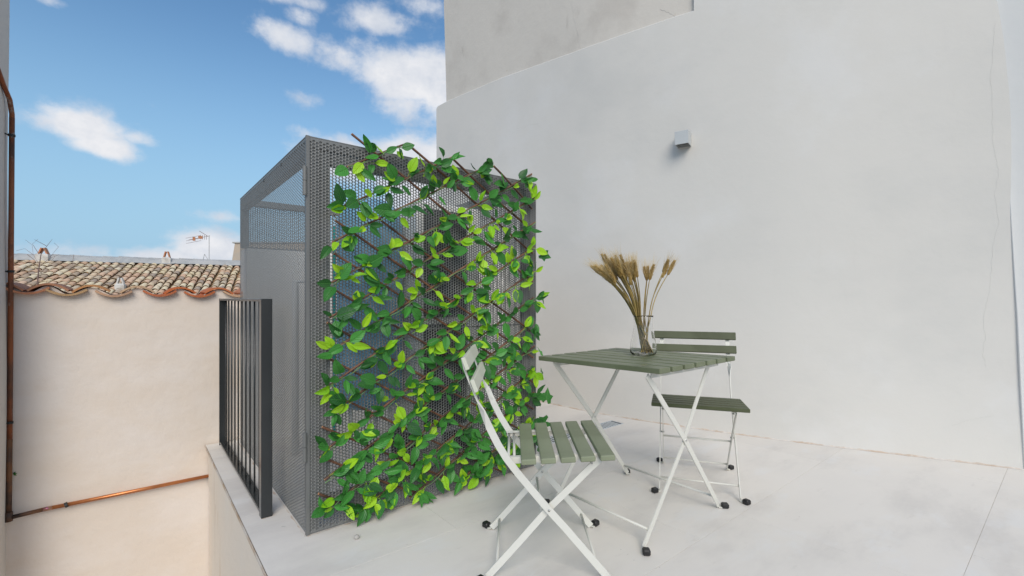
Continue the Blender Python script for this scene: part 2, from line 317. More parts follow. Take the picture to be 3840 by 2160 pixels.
def tag(o, label=None, cat=None, group=None, kind=None):
    if label: o['label'] = label
    if cat: o['category'] = cat
    if group: o['group'] = group
    if kind: o['kind'] = kind
    return o
def thing(name, label, cat, mtx, group=None):
    o = bpy.data.objects.new(name, None); C.objects.link(o); o.empty_display_size = 0.1; o.matrix_world = mtx
    return tag(o, label, cat, group)
def copy_tree(o, parent=None):
    c = o.copy(); C.objects.link(c)
    if parent is not None:
        c.parent = parent
    for ch in o.children: copy_tree(ch, c)
    return c

# ------------------------------------------------------------------ SETTING: ground, patio, floor
b = MB(); S = 1500; b.v = [(-S, -S, -7), (S, -S, -7), (S, S, -7), (-S, S, -7)]; b.f = [(0, 1, 2, 3)]; b.mi = [0]
tag(b.build('ground', M['ground']), kind='structure')

grid_root = thing('terrace_floor', 'pale porcelain tiled roof terrace floor with thin brown joints', None, GRID); del grid_root['label']
tag(grid_root, kind='structure')
b = MB(); b.box(-0.165, 4.2, -3.2, 1.62, -0.25, -0.0017); slab = b.build('grout_bed', M['grout'], grid_root)
rows = [(-3.09, -2.40), (-2.40, -1.70), (-1.70, -1.009), (-1.009, -0.33), (-0.33, 0.34), (0.34, 1.01), (1.01, 1.62)]
cross = [[-0.18, 1.2, 2.56, 4.2], [-0.18, 0.5, 1.87, 3.23, 4.2], [-0.18, 0.16, 1.53, 2.9, 4.2], [-0.18, 1.196, 2.56, 4.2], [-0.18, 0.495, 1.87, 3.23, 4.2], [-0.18, 1.196, 2.56, 4.2], [-0.18, 0.495, 1.87, 3.23, 4.2]]
g = 0.0005
for (v0, v1), cs in zip(rows, cross):
    for u0, u1 in zip(cs[:-1], cs[1:]):
        # leave the drain channel free: u 0.60..2.33, v 0.222..0.340
        if v0 < 0.3 < v1 and u1 > 0.6 and u0 < 2.33:
            b = MB(); a0 = max(u0, -1); a1 = u1
            segs = []
            cu0, cu1 = max(u0, 0.60), min(u1, 2.33)
            b.box(u0 + g, u1 - g, v0 + g, 0.222, -0.0015, 0)
            if cu0 > u0 + .01: b.box(u0 + g, cu0, 0.222, v1 - g, -0.0015, 0)
            if cu1 < u1 - .01: b.box(cu1, u1 - g, 0.222, v1 - g, -0.0015, 0)
        else:
            b = MB(); b.rbox(u0 + g, u1 - g, v0 + g, v1 - g, -0.0015, 0, 0.0004)
        b.build('floor_tile', M['tile'], grid_root)

# drain grate
dr = thing('drain_grate', 'narrow galvanised slotted drain grate set in the pale floor behind the table', 'drain grate', Matrix.Translation(G(0.60, 0.222, 0)) @ Matrix.Rotation(ANG, 4, 'Z'))
b = MB(); Lg = 1.73; b.box(0.001, Lg - 0.001, 0.001, 0.007, -0.012, 0.003); b.box(0.001, Lg - 0.001, 0.110, 0.116, -0.012, 0.003); b.box(Lg - 0.007, Lg - 0.001, 0.007, 0.110, -0.012, 0.003)
b.build('grate_frame', M['grate'], dr)
b = MB(); b.box(0.004, Lg - 0.004, 0.004, 0.114, -0.0015, -0.0011); b.build('channel_shade_plate', M['channel_shade'], dr)  # shallow near-black plate: shade of the channel's depth painted as colour
sl = None
for i in range(62):
    x = 0.012 + i * 0.0277
    if sl is None:
        b = MB(); b.bar([(0.0, 0.008, 0.0005), (0.004, 0.109, 0.0005)], (1, 0, 0), 0.0145, 0.003); sl = b.build('grate_bar', M['grate'], dr)
    else:
        c = sl.copy(); C.objects.link(c); c.location.x = x - 0.012

# coping strip of slabs along the light well edge and parapet wall below
pw = thing('parapet_wall', 'low cream parapet wall under the terrace edge, rust streaks, facing the light well', 'wall', GRID)
b = MB(); b.box(-0.160, -0.0, -3.2, 1.625, -3.2, -0.27); b.box(-0.160, -0.1655, -3.2, 1.62, -0.27, -0.020); b.build('wall_face', M['parapet'], pw)
b = MB(); b.box(-0.184, -0.1815, -3.2, 1.625, -0.016, -0.002); b.box(-0.1815, -0.150, -3.2, 1.62, -0.0185, -0.0145); b.build('drip_edge', M['grout'], pw)

# patio deep in the light well (warm bounce)
b = MB(); b.box(-1.3, -0.16, -3.2, 1.63, -3.3, -3.2); o = b.build('patio_floor', M['patio']); o.matrix_world = GRID; tag(o, kind='structure')

# ------------------------------------------------------------------ back wall of light well with scalloped tiles
VB = 1.635
bw = thing('back_wall', 'beige rendered boundary wall of the light well topped by wavy clay tiles', 'wall', GRID)
def G_uz(x, y):   # photograph point on plane v=VB -> (u,z)   used to read sizes off the site survey
    r = Vector(((x - 1288) / 1160.7, 1, -(y - 750) / 1160.7)); P0 = CAGE + Vv * VB; o0 = Vector((0, 0, CAMZ))
    t = (P0 - o0).dot(Vv) / r.dot(Vv); P = o0 + r * t
    return (P - CAGE).dot(Uv), P.z
pan_px = [(72, 739), (170, 743), (287, 746), (402, 745), (502, 747), (597, 746)]
pans = [G_uz(*p) for p in pan_px]
pitch = (pans[-1][0] - pans[0][0]) / 5
pans.append((pans[-1][0] + pitch, pans[-1][1]))
pans.insert(0, (pans[0][0] - pitch, pans[0][1] - 0.003))
zb = sum(p[1] for p in pans) / len(pans)
b = MB()
# wall outline as columns: base -3.2, top follows the wave underside
us = np.linspace(-1.30, 0.10, 130)
def wave(u):
    for (ua, za), (ub, zb_) in zip(pans[:-1], pans[1:]):
        if ua <= u <= ub:
            f = (u - ua) / (ub - ua); z = za + (zb_ - za) * f
            return z + 0.004 + 0.044 * (0.5 - 0.5 * math.cos(2 * math.pi * f)) ** 0.85
    return zb + 0.004
front = [[(u, VB + 0.0015 * math.sin(u * 9) , z) for u in us] for z in (-3.2, -2, -1, 0, 0.6)] + [[(u, VB, wave(u)) for u in us], [(u, VB + 0.16, wave(u)) for u in us], [(u, VB + 0.16, -3.2) for u in us]]
b.quadgrid(front); b.build('wall_face', M['plaster_beige'], bw)
def arc_tile(name, w, rise, up, th, y0, y1, m, parent, loc, tilt=0.0, taper=0.9, roll=0.0, seg=10):
    b = MB(); rows_ = []
    for (y, k) in ((y0, 1.0), (y1, taper)):
        out = []; inn = []
        for i in range(seg + 1):
            a = -1 + 2 * i / seg
            x = a * w / 2 * k; prof = (math.cos(a * math.pi / 2) ** 0.9) if abs(a) < 1 else 0
            z = rise * prof * (1 if up else -1) + (0 if up else rise)
            nrm = Vector((a * 0.6, 0, 1)).normalized() if up else Vector((-a * 0.6, 0, 1)).normalized()
            out.append(Vector((x, y, z)) + nrm * th / 2); inn.append(Vector((x, y, z)) - nrm * th / 2)
        rows_.append(out + inn[::-1])
    b.quadgrid(rows_, True)
    n = len(rows_[0]); b.f.append(tuple(range(n - 1, -1, -1)) if False else tuple(range(n))); b.mi.append(0)
    # end faces as quads
    b.f.pop(); b.mi.pop(); h = seg + 1
    for e in (0, n):
        for i in range(seg):
            b.f.append((e + i, e + i + 1, e + n - 2 - i, e + n - 1 - i)); b.mi.append(0)
    o = b.build(name, m, parent, smooth=False); o.location = loc; o.rotation_euler = (tilt, roll, 0); return o
claycols = [(0.56, 0.30, 0.19), (0.56, 0.24, 0.13), (0.52, 0.33, 0.17), (0.54, 0.33, 0.21), (0.52, 0.16, 0.07), (0.52, 0.155, 0.06), (0.60, 0.38, 0.24), (0.5, 0.3, 0.2)]
covercols = [(0.52, 0.24, 0.14), (0.50, 0.24, 0.14), (0.50, 0.25, 0.11), (0.55, 0.38, 0.24), (0.52, 0.15, 0.05), (0.52, 0.17, 0.07), (0.5, 0.2, 0.1)]
cm = {}
def claym(c):
    if c not in cm: cm[c] = mat('clay tile %d' % len(cm), c, 0.8, c2=tuple(x * 0.82 for x in c), vscale=14, var=0.12, bump=0.001, bscale=80, spec=0.25, dirt=[((0.60, 0.52, 0.40), 18, 0.62, 0.72, 0.5, (1, 1, 1))])
    return cm[c]
for i, (u, z) in enumerate(pans):
    w = 0.166 + rnd.uniform(-.004, .004)
    arc_tile('pan_tile', w, 0.031, False, 0.011, -0.035, 0.36, claym(claycols[i % 8]), bw, (u, VB, z + 0.002), tilt=R(1.0), roll=rnd.uniform(-.03, .03))
for i, ((ua, za), (ub, zb2)) in enumerate(zip(pans[:-1], pans[1:])):
    u = (ua + ub) / 2; z = (za + zb2) / 2
    arc_tile('cover_tile', 0.160, 0.036, True, 0.011, -0.020, 0.36, claym(covercols[i % 7]), bw, (u, VB, z + 0.021 + rnd.uniform(-.002, .003)), tilt=R(1.0), roll=rnd.uniform(-.05, .05))

# white raised wall behind the cage, on the same line
b = MB(); b.box(0.03, 1.30, 1.465, 1.68, -0.02, 1.275); b.box(1.30, 2.6, VB + 0.01, VB + 0.16, -0.02, 1.27)
o = b.build('white_boundary_wall', M['plaster_bright']); o.matrix_world = GRID
tag(o, 'white rendered wall standing close behind the perforated metal cage', 'wall')

# left wall of the light well
lw = thing('left_wall', 'pale grey rendered house wall at the left edge carrying the copper pipe', 'wall', GRID)
UL = G_uz(18, 1000)[0]
b = MB(); b.quadgrid([[(UL - 0.004, VB + 0.035, z), (UL + 0.004 * math.sin(z * 3), VB + 0.035, z), (UL + 0.004 * math.sin(z * 3), 1.38, z)] for z in np.linspace(-3.2, 3.0, 24)])
b.box(UL - 0.35, UL - 0.004, 1.38, VB + 0.035, -3.2, 3.0); b.build('wall_face', M['plaster_left'], lw)

# ------------------------------------------------------------------ big right wall (irregular, slightly curved)
base = [Vector(p) for p in ((-0.889, 5.43), (-0.30, 4.80), (0.273, 4.225), (0.861, 3.688), (1.703, 3.133), (2.80, 2.564), (4.2, 1.75))]
def crom(P, n):
    out = []
    Q = [P[0] * 2 - P[1]] + P + [P[-1] * 2 - P[-2]]
    for i in range(1, len(Q) - 2):
        for k in range(n):
            t = k / n; a, b_, c, d = Q[i - 1], Q[i], Q[i + 1], Q[i + 2]
            out.append(0.5 * ((2 * b_) + (c - a) * t + (2 * a - 5 * b_ + 4 * c - d) * t * t + (3 * b_ - a - 3 * c + d) * t ** 3))
    out.append(P[-1]); return out
path = crom(base, 14)
def on_path(ratio):
    for i, (a, c) in enumerate(zip(path[:-1], path[1:])):
        fa = a.x - ratio * a.y; fc = c.x - ratio * c.y
        if fa <= 0 <= fc: t = -fa / (fc - fa); return i + t, a.lerp(c, t)
    return 0.0, path[0]
led_px = [(1098, 274), (1101, 268), (1110, 263), (1120.6, 257), (1150, 243), (1193.6, 224), (1255.6, 196.9), (1350.4, 164), (1438, 134.8), (1525.4, 104), (1620, 71), (1693, 45.6), (1746, 29)]
led = []
for x, y in led_px:
    s, P = on_path((x - 1288) / 1160.7); led.append((s, CAMZ + (750 - y) / 1160.7 * P.y))
s_end = led[-1][0]
def ztop(s):
    if s >= s_end: return 7.0
    if s <= led[0][0]: return led[0][1]
    for (a, za), (c, zc) in zip(led[:-1], led[1:]):
        if a <= s <= c: return za + (zc - za) * (s - a) / (c - a)
def pt(s):
    s = min(max(s, 0), len(path) - 1.001); i = int(s); return path[i].lerp(path[i + 1], s - i)
def nrm(s):
    a = pt(s - 0.3); c = pt(s + 0.3); d = (c - a).normalized(); return Vector((d.y, -d.x))       # towards camera
rw = thing('party_wall', 'tall uneven white plastered party wall behind the table, with a ledge', 'wall', Matrix.Identity(4))
nzr = np.random.RandomState(3); ph = nzr.rand(8) * 6.28
def und(s, z):
    return 0.007 * math.sin(s * 0.10 + z * 1.9 + ph[0]) + 0.005 * math.sin(s * 0.13 - z * 2.6 + ph[1]) + 0.0022 * math.sin(s * 0.30 + z * 0.9 + ph[2]) + 0.0012 * math.sin(s * 0.35 + z * 5.3 + ph[3])
s_vals = sorted(set([round(x, 4) for x in list(np.linspace(led[0][0], s_end, 70)) + [l[0] for l in led]]))
s_right = list(np.linspace(s_end, len(path) - 1.01, 70))[1:]
b = MB(); zl_ = led[-1][1]
allS = s_vals + s_right
def wp_(s, z, off=0.0):
    p = pt(s); q = p + nrm(s) * (und(s, z) + off); return (q.x, q.y, z)
P = []
for k in range(31):
    P.append([wp_(s, -0.02 + ((ztop(s) if s < s_end else zl_) + 0.02) * k / 30) for s in allS])
b.quadgrid(P)
n1 = len(allS); top_o = 30 * n1; i_end = s_vals.index(s_vals[-1])
# upper part right of the ledge end, sharing its bottom row with the lower part
prev = [top_o + i for i in range(i_end, n1)]
for k in range(1, 31):
    z = zl_ + (7 - zl_) * k / 30; o_ = len(b.v); b.v += [wp_(s, z) for s in allS[i_end:]]; cur_ = [o_ + i for i in range(n1 - i_end)]
    for i in range(len(cur_) - 1): b.f.append((prev[i], prev[i + 1], cur_[i + 1], cur_[i])); b.mi.append(0)
    prev = cur_
b.build('plaster_face', M['plaster_white'], rw, smooth=True)
b = MB(); P = [[], [], [], []]
for s in s_vals:
    z = ztop(s); P[0].append(wp_(s, z)); P[1].append(wp_(s, z + 0.006, -0.006)); P[2].append(wp_(s, z + 0.010, -0.02)); P[3].append(wp_(s, z + 0.014, -0.32))
b.quadgrid(P); b.build('ledge_top', M['plaster_white'], rw, smooth=True)
b = MB(); s0_ = s_vals[0]; b.quadgrid([[wp_(s0_, -0.02 + (ztop(s0_) + 0.02) * k / 30, o_) for k in range(31)] for o_ in (0.0, -0.32)])
b.quadgrid([[wp_(s_end, zl_ + (7 - zl_) * k / 10, o_) for k in range(11)] for o_ in (0.0, -0.32)])
b.build('end_face', M['plaster_white'], rw)
# upper recessed grey render
b = MB(); P = []
for z in np.linspace(2.9, 7.0, 30):
    row = []
    lean = (z - 3.2) * -9 / 1.35
    s0 = on_path((1118 + lean * 0.9 - 1288) / 1160.7)[0]
    for s in np.linspace(s0, s_end + 2, 60):
        p = pt(s); n = nrm(s); q = p + n * (und(s, z) * 0.7 - 0.028); row.append((q.x, q.y, z))
    # side return going back
    p = Vector((row[0][0], row[0][1])); n = nrm(s0); row = [(p.x - n.x * 0.6, p.y - n.y * 0.6, z)] + row
    P.append(row)
b.quadgrid(P); b.build('grey_render', M['plaster_grey'], rw, smooth=False)
# hairline cracks, drawn as sunken grooves of mortar
def crack(pxs, r=0.0009):
    pts = []
    for (x0, y0), (x1, y1) in zip(pxs[:-1], pxs[1:]):
        for k in range(6):
            t = k / 6; x = x0 + (x1 - x0) * t + rnd.uniform(-2, 2); y = y0 + (y1 - y0) * t + rnd.uniform(-2, 2)
            s, Pq = on_path((x - 1288) / 1160.7); z = CAMZ + (750 - y) / 1160.7 * Pq.y; n = nrm(s); q = Pq + n * (und(s, z) + 0.0002); pts.append((q.x, q.y, z))
    return pts
for pxs in [[(2502, 60), (2497, 110), (2490, 190), (2494, 290), (2496, 350), (2505, 400), (2512, 440), (2500, 490), (2515, 560), (2498, 620), (2495, 680), (2490, 740), (2476, 790), (2480, 850), (2474, 890), (2485, 930)],
            [(1355, 310), (1300, 322), (1288, 335), (1280, 380)], [(1418, 520), (1450, 560), (1462, 600)],
            [(2500, 1046), (2430, 1058), (2390, 1075)]]:
    b = MB(); b.tube(crack(pxs), 0.00042, 4, False); b.build('crack', M['crack'], rw)
def up_crack(pxs):
    pts = []
    for (x0, y0), (x1, y1) in zip(pxs[:-1], pxs[1:]):
        for k in range(6):
            t = k / 6; x = x0 + (x1 - x0) * t + rnd.uniform(-1.5, 1.5); y = y0 + (y1 - y0) * t + rnd.uniform(-1.5, 1.5)
            s, Pq = on_path((x - 1288) / 1160.7); z = CAMZ + (750 - y) / 1160.7 * Pq.y; n = nrm(s); q = Pq + n * (und(s, z) * .7 - 0.0275); pts.append((q.x, q.y, z))
    return pts
for pxs in [[(1434, 2), (1440, 40), (1452, 90), (1458, 125)], [(1660, 20), (1690, 32), (1705, 50)]]:
    b = MB(); b.tube(up_crack(pxs), 0.001, 4, False); b.build('crack', M['crack'], rw)
# earthy joint where wall meets floor
b = MB(); P0 = []; P1 = []; P2 = []
for s in np.linspace(26, len(path) - 1.2, 320):
    p = pt(s); n = nrm(s); w = 0.003 + 0.005 * abs(math.sin(s * 2.3)) * rnd.random() + 0.004 * rnd.random(); h = 0.004 + rnd.random() * 0.006
    o_ = und(s, 0)
    a = p + n * (o_ - 0.01); c = p + n * (o_ + 0.002); e = p + n * (o_ + w)
    P0.append((a.x, a.y, h + 0.003)); P1.append((c.x, c.y, h)); P2.append((e.x, e.y, 0.0008))
b.quadgrid([P2, P1, P0]); b.build('floor_joint', M['joint'], rw)
# side wall on the right edge
prof = [(7, 1.00), (2.63, 1.0433), (2.2, 1.050), (1.51, 1.078), (1.1, 1.088), (0.84, 1.095), (0.4, 1.103), (0.14, 1.108), (-0.02, 1.110)]
b = MB(); P = []
for z in np.linspace(6.9, -0.02, 60):
    for (za, ra), (zc, rc) in zip(prof[:-1], prof[1:]):
        if zc <= z <= za: r_ = rc + (ra - rc) * (z - zc) / (za - zc)
    if z > 2.63: r_ = 1.0433
    s, Pq = on_path(r_); n = nrm(s)
    Pq = Vector((Pq.x, Pq.y))
    row = [Pq - n * 0.02]
    for k in (0.0, 0.004, 0.01, 0.02, 0.04, 0.08, 0.14, 0.25, 0.4, 0.7, 1.0, 1.6, 2.6):
        q = Pq + Vector((0.62, -0.78)) * k + Vector((0.008 * (1 - math.exp(-k * 40)), 0)); row.append(q)
    P.append([(q.x, q.y, z) for q in row])
b.quadgrid(P); o = b.build('side_wall', M['plaster_bright'], None, smooth=True); tag(o, 'brightened white plastered side wall at the right edge, leaning at its corner', 'wall')

# wall lamp
sL, PL = on_path((1722 - 1288) / 1160.7); nL = nrm(sL); tL = Vector((-nL.y, nL.x))
zL = CAMZ + (750 - 345) / 1160.7 * (PL.y - 0.08)
mL = Matrix(((tL.x, -nL.x, 0, PL.x + nL.x * und(sL, zL)), (tL.y, -nL.y, 0, PL.y + nL.y * und(sL, zL)), (0, 0, 1, zL), (0, 0, 0, 1)))
lamp = thing('wall_lamp', 'small square grey up and down wall lamp mounted on the white wall', 'wall lamp', mL)
h = 0.048; t = 0.004
b = MB()
b.rbox(-h, h, -0.1, -0.1 + t, -h, h, 0.0012); b.box(-h + 0.0001, -h + t, -0.1 + t, -0.006, -h + .0005, h - .0005); b.box(h - t, h - 0.0001, -0.1 + t, -0.006, -h + .0005, h - .0005)
b.build('casing', M['lamp'], lamp)
b = MB(); b.box(-h + 0.002, h - 0.002, -0.006, 0.006, -h + 0.002, h - 0.002); b.build('back_plate', M['lamp'], lamp)
b = MB(); b.box(-h + t, h - t, -0.1 + t, -0.006, -0.008, 0.008); b.box(-0.028, 0.034, -0.075, -0.03, -0.030, -0.008); b.build('light_unit', M['lamp_in'], lamp)
b = MB(); b.tube([(h + .001, -0.012, -0.02), (h - 0.002, -0.012, -0.02)], 0.003, 8); b.build('screw', M['screw'], lamp)

# ------------------------------------------------------------------ copper pipes on light well walls
def wellpt(x, y, v): 
    r = Vector(((x - 1288) / 1160.7, 1, -(y - 750) / 1160.7)); P0 = CAGE + Vv * v; o0 = Vector((0, 0, CAMZ)); t_ = (P0 - o0).dot(Vv) / r.dot(Vv); P = o0 + r * t_
    return Vector(((P - CAGE).dot(Uv), v, P.z))
VP = VB - 0.028
cp = thing('copper_pipe', 'oxidised copper pipe running down the left corner and turning along the beige wall', 'pipe', GRID)
top = wellpt(30, 272, VP); low = wellpt(22, 1303, VP); end = wellpt(540, 1194, VP); up = wellpt(-40, 150, VP)
up = Vector((top.x - 0.02, top.y - 0.52, top.z + 0.20))
mid1 = wellpt(24, 1105, VP); uu = top.x * 0.5 + low.x * 0.5
b = MB(); b.tube([up, (top.x - 0.012, top.y - 0.12, top.z + 0.075), (top.x - 0.004, top.y - 0.03, top.z + 0.035), (top.x, top.y, top.z - 0.03), (top.x, top.y, top.z - 0.06)], 0.0108, 12); b.build('upper_elbow', M['copper_old'], cp, True)
b = MB(); b.tube([(top.x, top.y, top.z - 0.05), (mid1.x, mid1.y, mid1.z)], 0.0112, 12); b.build('down_pipe', M['copper_old'], cp, True)
b = MB(); b.tube([(mid1.x, mid1.y, mid1.z + 0.001), (low.x, low.y, low.z)], 0.0114, 12); b.tube([(low.x, low.y, low.z + 0.03), (low.x, low.y, low.z - 0.018)], 0.0155, 12); b.build('burnt_section', M['copper_burnt'], cp, True)
q1 = wellpt(108, 1282, VP); q2 = wellpt(132, 1277, VP)
b = MB(); b.tube([low, q1], 0.0105, 10); b.build('burnt_branch', M['copper_burnt'], cp, True)
b = MB(); b.tube([q1, q2], 0.0107, 10); b.build('tinted_branch', M['copper_tint'], cp, True)
b = MB(); b.tube([q2, end], 0.0105, 10); b.build('branch', M['copper'], cp, True)
q3 = wellpt(167, 1270, VP)
b = MB(); b.tube([q3 + Vector((-.006, 0, -.002)), q3 + Vector((.006, 0, .002))], 0.0145, 10); b.tube([q3, q3 + Vector((0, 0.028, 0))], 0.004, 6); b.build('clamp', M['black'], cp)
for yy in (340, 683, 1063):
    q = wellpt(26, yy, VP); f = (top.z - q.z) / (top.z - mid1.z); qx = top.x + (mid1.x - top.x) * f
    b = MB(); b.tube([(qx, VP, q.z - 0.006), (qx, VP, q.z + 0.006)], 0.0142, 12); b.tube([(qx - 0.012, VP, q.z), (UL, VP - 0.02, q.z)], 0.0035, 6); b.build('clamp', M['black'], cp)

# small weed at the pipe foot
wd = thing('small_weed', 'tiny green weed sprouting from the wall beside the lower pipe', 'plant', Matrix.Translation(CAGE + Uv * wellpt(33, 1192, VB).x + Vv * (VB - 0.004) + Vector((0, 0, wellpt(33, 1192, VB).z))) @ Matrix.Rotation(ANG, 4, 'Z'))
for k in range(3):
    b = MB(); a = (-0.5, 0.2, 0.9)[k]; b.tube([(0, 0.002, 0), (0.008 * math.cos(a), -0.006, 0.008 * math.sin(a)), (0.018 * math.cos(a), -0.012, 0.016 * math.sin(a))], [0.001, 0.004, 0.0005], 5); b.build('leaf', M['leaf_dark'], wd)

# ------------------------------------------------------------------ railing
u0 = -0.112
rl = thing('metal_railing', 'dark grey steel railing with thin vertical bars on the terrace edge', 'railing', GRID)
va, vb = 0.272, 1.565
def rpart(n, *a, m='dark_metal'):
    b = MB(); b.rbox(*a, 0.0012); return b.build(n, M[m], rl)
rpart('post', u0, u0 + 0.044, va, va + 0.042, 0.0, CAMZ - 0.003)
rpart('post', u0, u0 + 0.044, vb - 0.012, vb, 0.0, CAMZ - 0.003)
rpart('top_rail', u0 + 0.0015, u0 + 0.0425, va + 0.042, vb - 0.012, CAMZ - 0.015, CAMZ - 0.004)
rpart('bottom_rail', u0 + 0.0015, u0 + 0.0425, va + 0.042, vb - 0.012, 0.012, 0.024)
bars = 10; b0 = None
for i in range(bars):
    v = va + 0.042 + (i + 1) * (vb - 0.012 - va - 0.042) / (bars + 1)
    if b0 is None:
        b = MB(); b.tube([(0, 0, 0.024), (0, 0, CAMZ - 0.015)], 0.0042, 8); b0 = b.build('bar', M['dark_metal'], rl, True); b0.location = (u0 + 0.022, v, 0)
    else:
        c = b0.copy(); C.objects.link(c); c.location = (u0 + 0.022, v, 0)

# ------------------------------------------------------------------ perforated cage
W, Dp, H = 1.235, 1.52, 1.60
cage = thing('perforated_cage', 'tall grey cage of perforated sheet steel covering the outdoor units', 'metal enclosure', GRID)
def perf(name, width, height, mtx, detailed, thick=0.0):
    pu, pz, rad = 0.01355, 0.0131, 0.00565; mg = 0.006
    nu = int((width - 2 * mg) / pu); nzc = int((height - 2 * mg - pz / 2) / pz)
    pu = (width - 2 * mg) / nu; n = 12 if detailed else 8
    # boundary points of a cell, matching the hole polygon
    if n == 12:
        angs = [R(15 + 30 * k) for k in range(12)]; bd = []
        for a in angs:
            c, s_ = math.cos(a), math.sin(a); k = min(pu / 2 / abs(c) if abs(c) > 1e-6 else 9, pz / 2 / abs(s_) if abs(s_) > 1e-6 else 9); bd.append([c * k, s_ * k])
        # snap the corners
        for i, (sx, sy) in ((1, (1, 1)), (4, (-1, 1)), (7, (-1, -1)), (10, (1, -1))): bd[i] = [sx * pu / 2, sy * pz / 2]
    else:
        angs = [R(45 * k) for k in range(8)]; bd = [[pu / 2, 0], [pu / 2, pz / 2], [0, pz / 2], [-pu / 2, pz / 2], [-pu / 2, 0], [-pu / 2, -pz / 2], [0, -pz / 2], [pu / 2, -pz / 2]]
    hole = [[math.cos(a) * rad, math.sin(a) * rad] for a in angs]
    cell = np.array(bd + hole); 
    cs = []
    for i in range(nu):
        off = pz / 2 if i % 2 else 0
        for j in range(nzc): cs.append((mg + (i + .5) * pu, mg + (j + .5) * pz + off))
    cs = np.array(cs); N = len(cs); k = 2 * n
    v2 = (cs[:, None, :] + cell[None, :, :]).reshape(-1, 2)
    quads = []
    base_q = np.array([[i, (i + 1) % n, n + (i + 1) % n, n + i] for i in range(n)])
    q = (np.arange(N) * k)[:, None, None] + base_q[None]
    verts = np.zeros((len(v2), 3)); verts[:, 0] = v2[:, 0]; verts[:, 2] = v2[:, 1]
    faces = q.reshape(-1, 4)
    if thick:
        inner = (cs[:, None, :] + np.array(hole)[None]).reshape(-1, 2); o = len(verts)
        vi = np.zeros((len(inner), 3)); vi[:, 0] = inner[:, 0]; vi[:, 2] = inner[:, 1]; vi[:, 1] = thick
        verts = np.vstack([verts, vi])
        bq = np.array([[i, (i + 1) % n] for i in range(n)])
        A = (np.arange(N) * k)[:, None] + n; Bq = o + (np.arange(N) * n)[:, None]
        f2 = np.stack([A + bq[:, 0], A + bq[:, 1], Bq + bq[:, 1], Bq + bq[:, 0]], -1).reshape(-1, 4)
        faces = np.vstack([faces, f2])
    # margins + sawtooth fillers
    ex = []; 
    def rect(x0, z0, x1, z1): ex.append([(x0, 0, z0), (x1, 0, z0), (x1, 0, z1), (x0, 0, z1)])
    zt = mg + nzc * pz
    rect(0, 0, width, mg); rect(0, mg, mg, height); rect(width - mg, mg, width, height); rect(mg, zt + pz / 2, width - mg, height)
    for i in range(nu):
        x0 = mg + i * pu; x1 = x0 + pu
        if i % 2: rect(x0, mg, x1, mg + pz / 2)
        else: rect(x0, zt, x1, zt + pz / 2)
    ev = np.array(ex).reshape(-1, 3); eo = len(verts); verts = np.vstack([verts, ev]); ef = eo + np.arange(len(ev)).reshape(-1, 4); faces = np.vstack([faces, ef])
    me = bpy.data.meshes.new(name); me.vertices.add(len(verts)); me.vertices.foreach_set('co', verts.astype(np.float32).ravel())
    nf = len(faces); me.loops.add(nf * 4); me.polygons.add(nf); me.loops.foreach_set('vertex_index', faces.astype(np.int32).ravel())
    me.polygons.foreach_set('loop_start', (np.arange(nf) * 4).astype(np.int32)); me.polygons.foreach_set('loop_total', np.full(nf, 4, np.int32))
    me.update(calc_edges=True); me.materials.append(M['sheet'])
    o = bpy.data.objects.new(name, me); C.objects.link(o); o.parent = cage; o.matrix_local = mtx; return o
perf('front_panel', W, H - 0.004, Matrix.Translation((0, 0, 0.004)), True, 0.0022)
perf('side_panel', Dp, H - 0.004, Matrix.Translation((0, Dp, 0.004)) @ Matrix.Rotation(R(-90), 4, 'Z'), True, 0.0008)
perf('side_panel', Dp, H - 0.004, Matrix.Translation((W, 0, 0.004)) @ Matrix.Rotation(R(90), 4, 'Z'), False)
perf('rear_panel', W, H - 1.28, Matrix.Translation((W, Dp, 1.28)) @ Matrix.Rotation(R(180), 4, 'Z'), False)
def cpart(n, *a, m='tube', bev=0.002):
    b = MB(); b.rbox(*a, bev); return b.build(n, M[m], cage)
e = 0.0036
for (x, y) in ((e, e), (W - e - 0.042, e), (e, Dp - e - 0.04), (W - e - 0.042, Dp - e - 0.04)): cpart('frame_post', x, x + 0.042, y, y + 0.04, 0.0 if y < 1 else 1.276, H - 0.045)
for y in (e, Dp - e - 0.04): cpart('frame_rail', e, W - e, y, y + 0.04, H - 0.044, H - 0.004)
for x in (e, W - e - 0.042): cpart('frame_rail', x, x + 0.042, e + 0.0405, Dp - e - 0.0405, H - 0.075, H - 0.006)
# door leaf frame just inside the front frame (the dark gap shows between them)
cpart('door_stile', 0.0515, 0.0925, e, e + 0.035, 0.055, H - 0.053); cpart('door_stile', W - 0.0925, W - 0.0515, e, e + 0.035, 0.055, H - 0.053)
cpart('door_rail', 0.093, W - 0.093, e, e + 0.035, H - 0.102, H - 0.053); cpart('door_rail', 0.093, W - 0.093, e, e + 0.035, 0.058, 0.135)
cpart('door_rail', 0.093, W - 0.093, e, e + 0.03, 0.80, 0.806, bev=0.001)
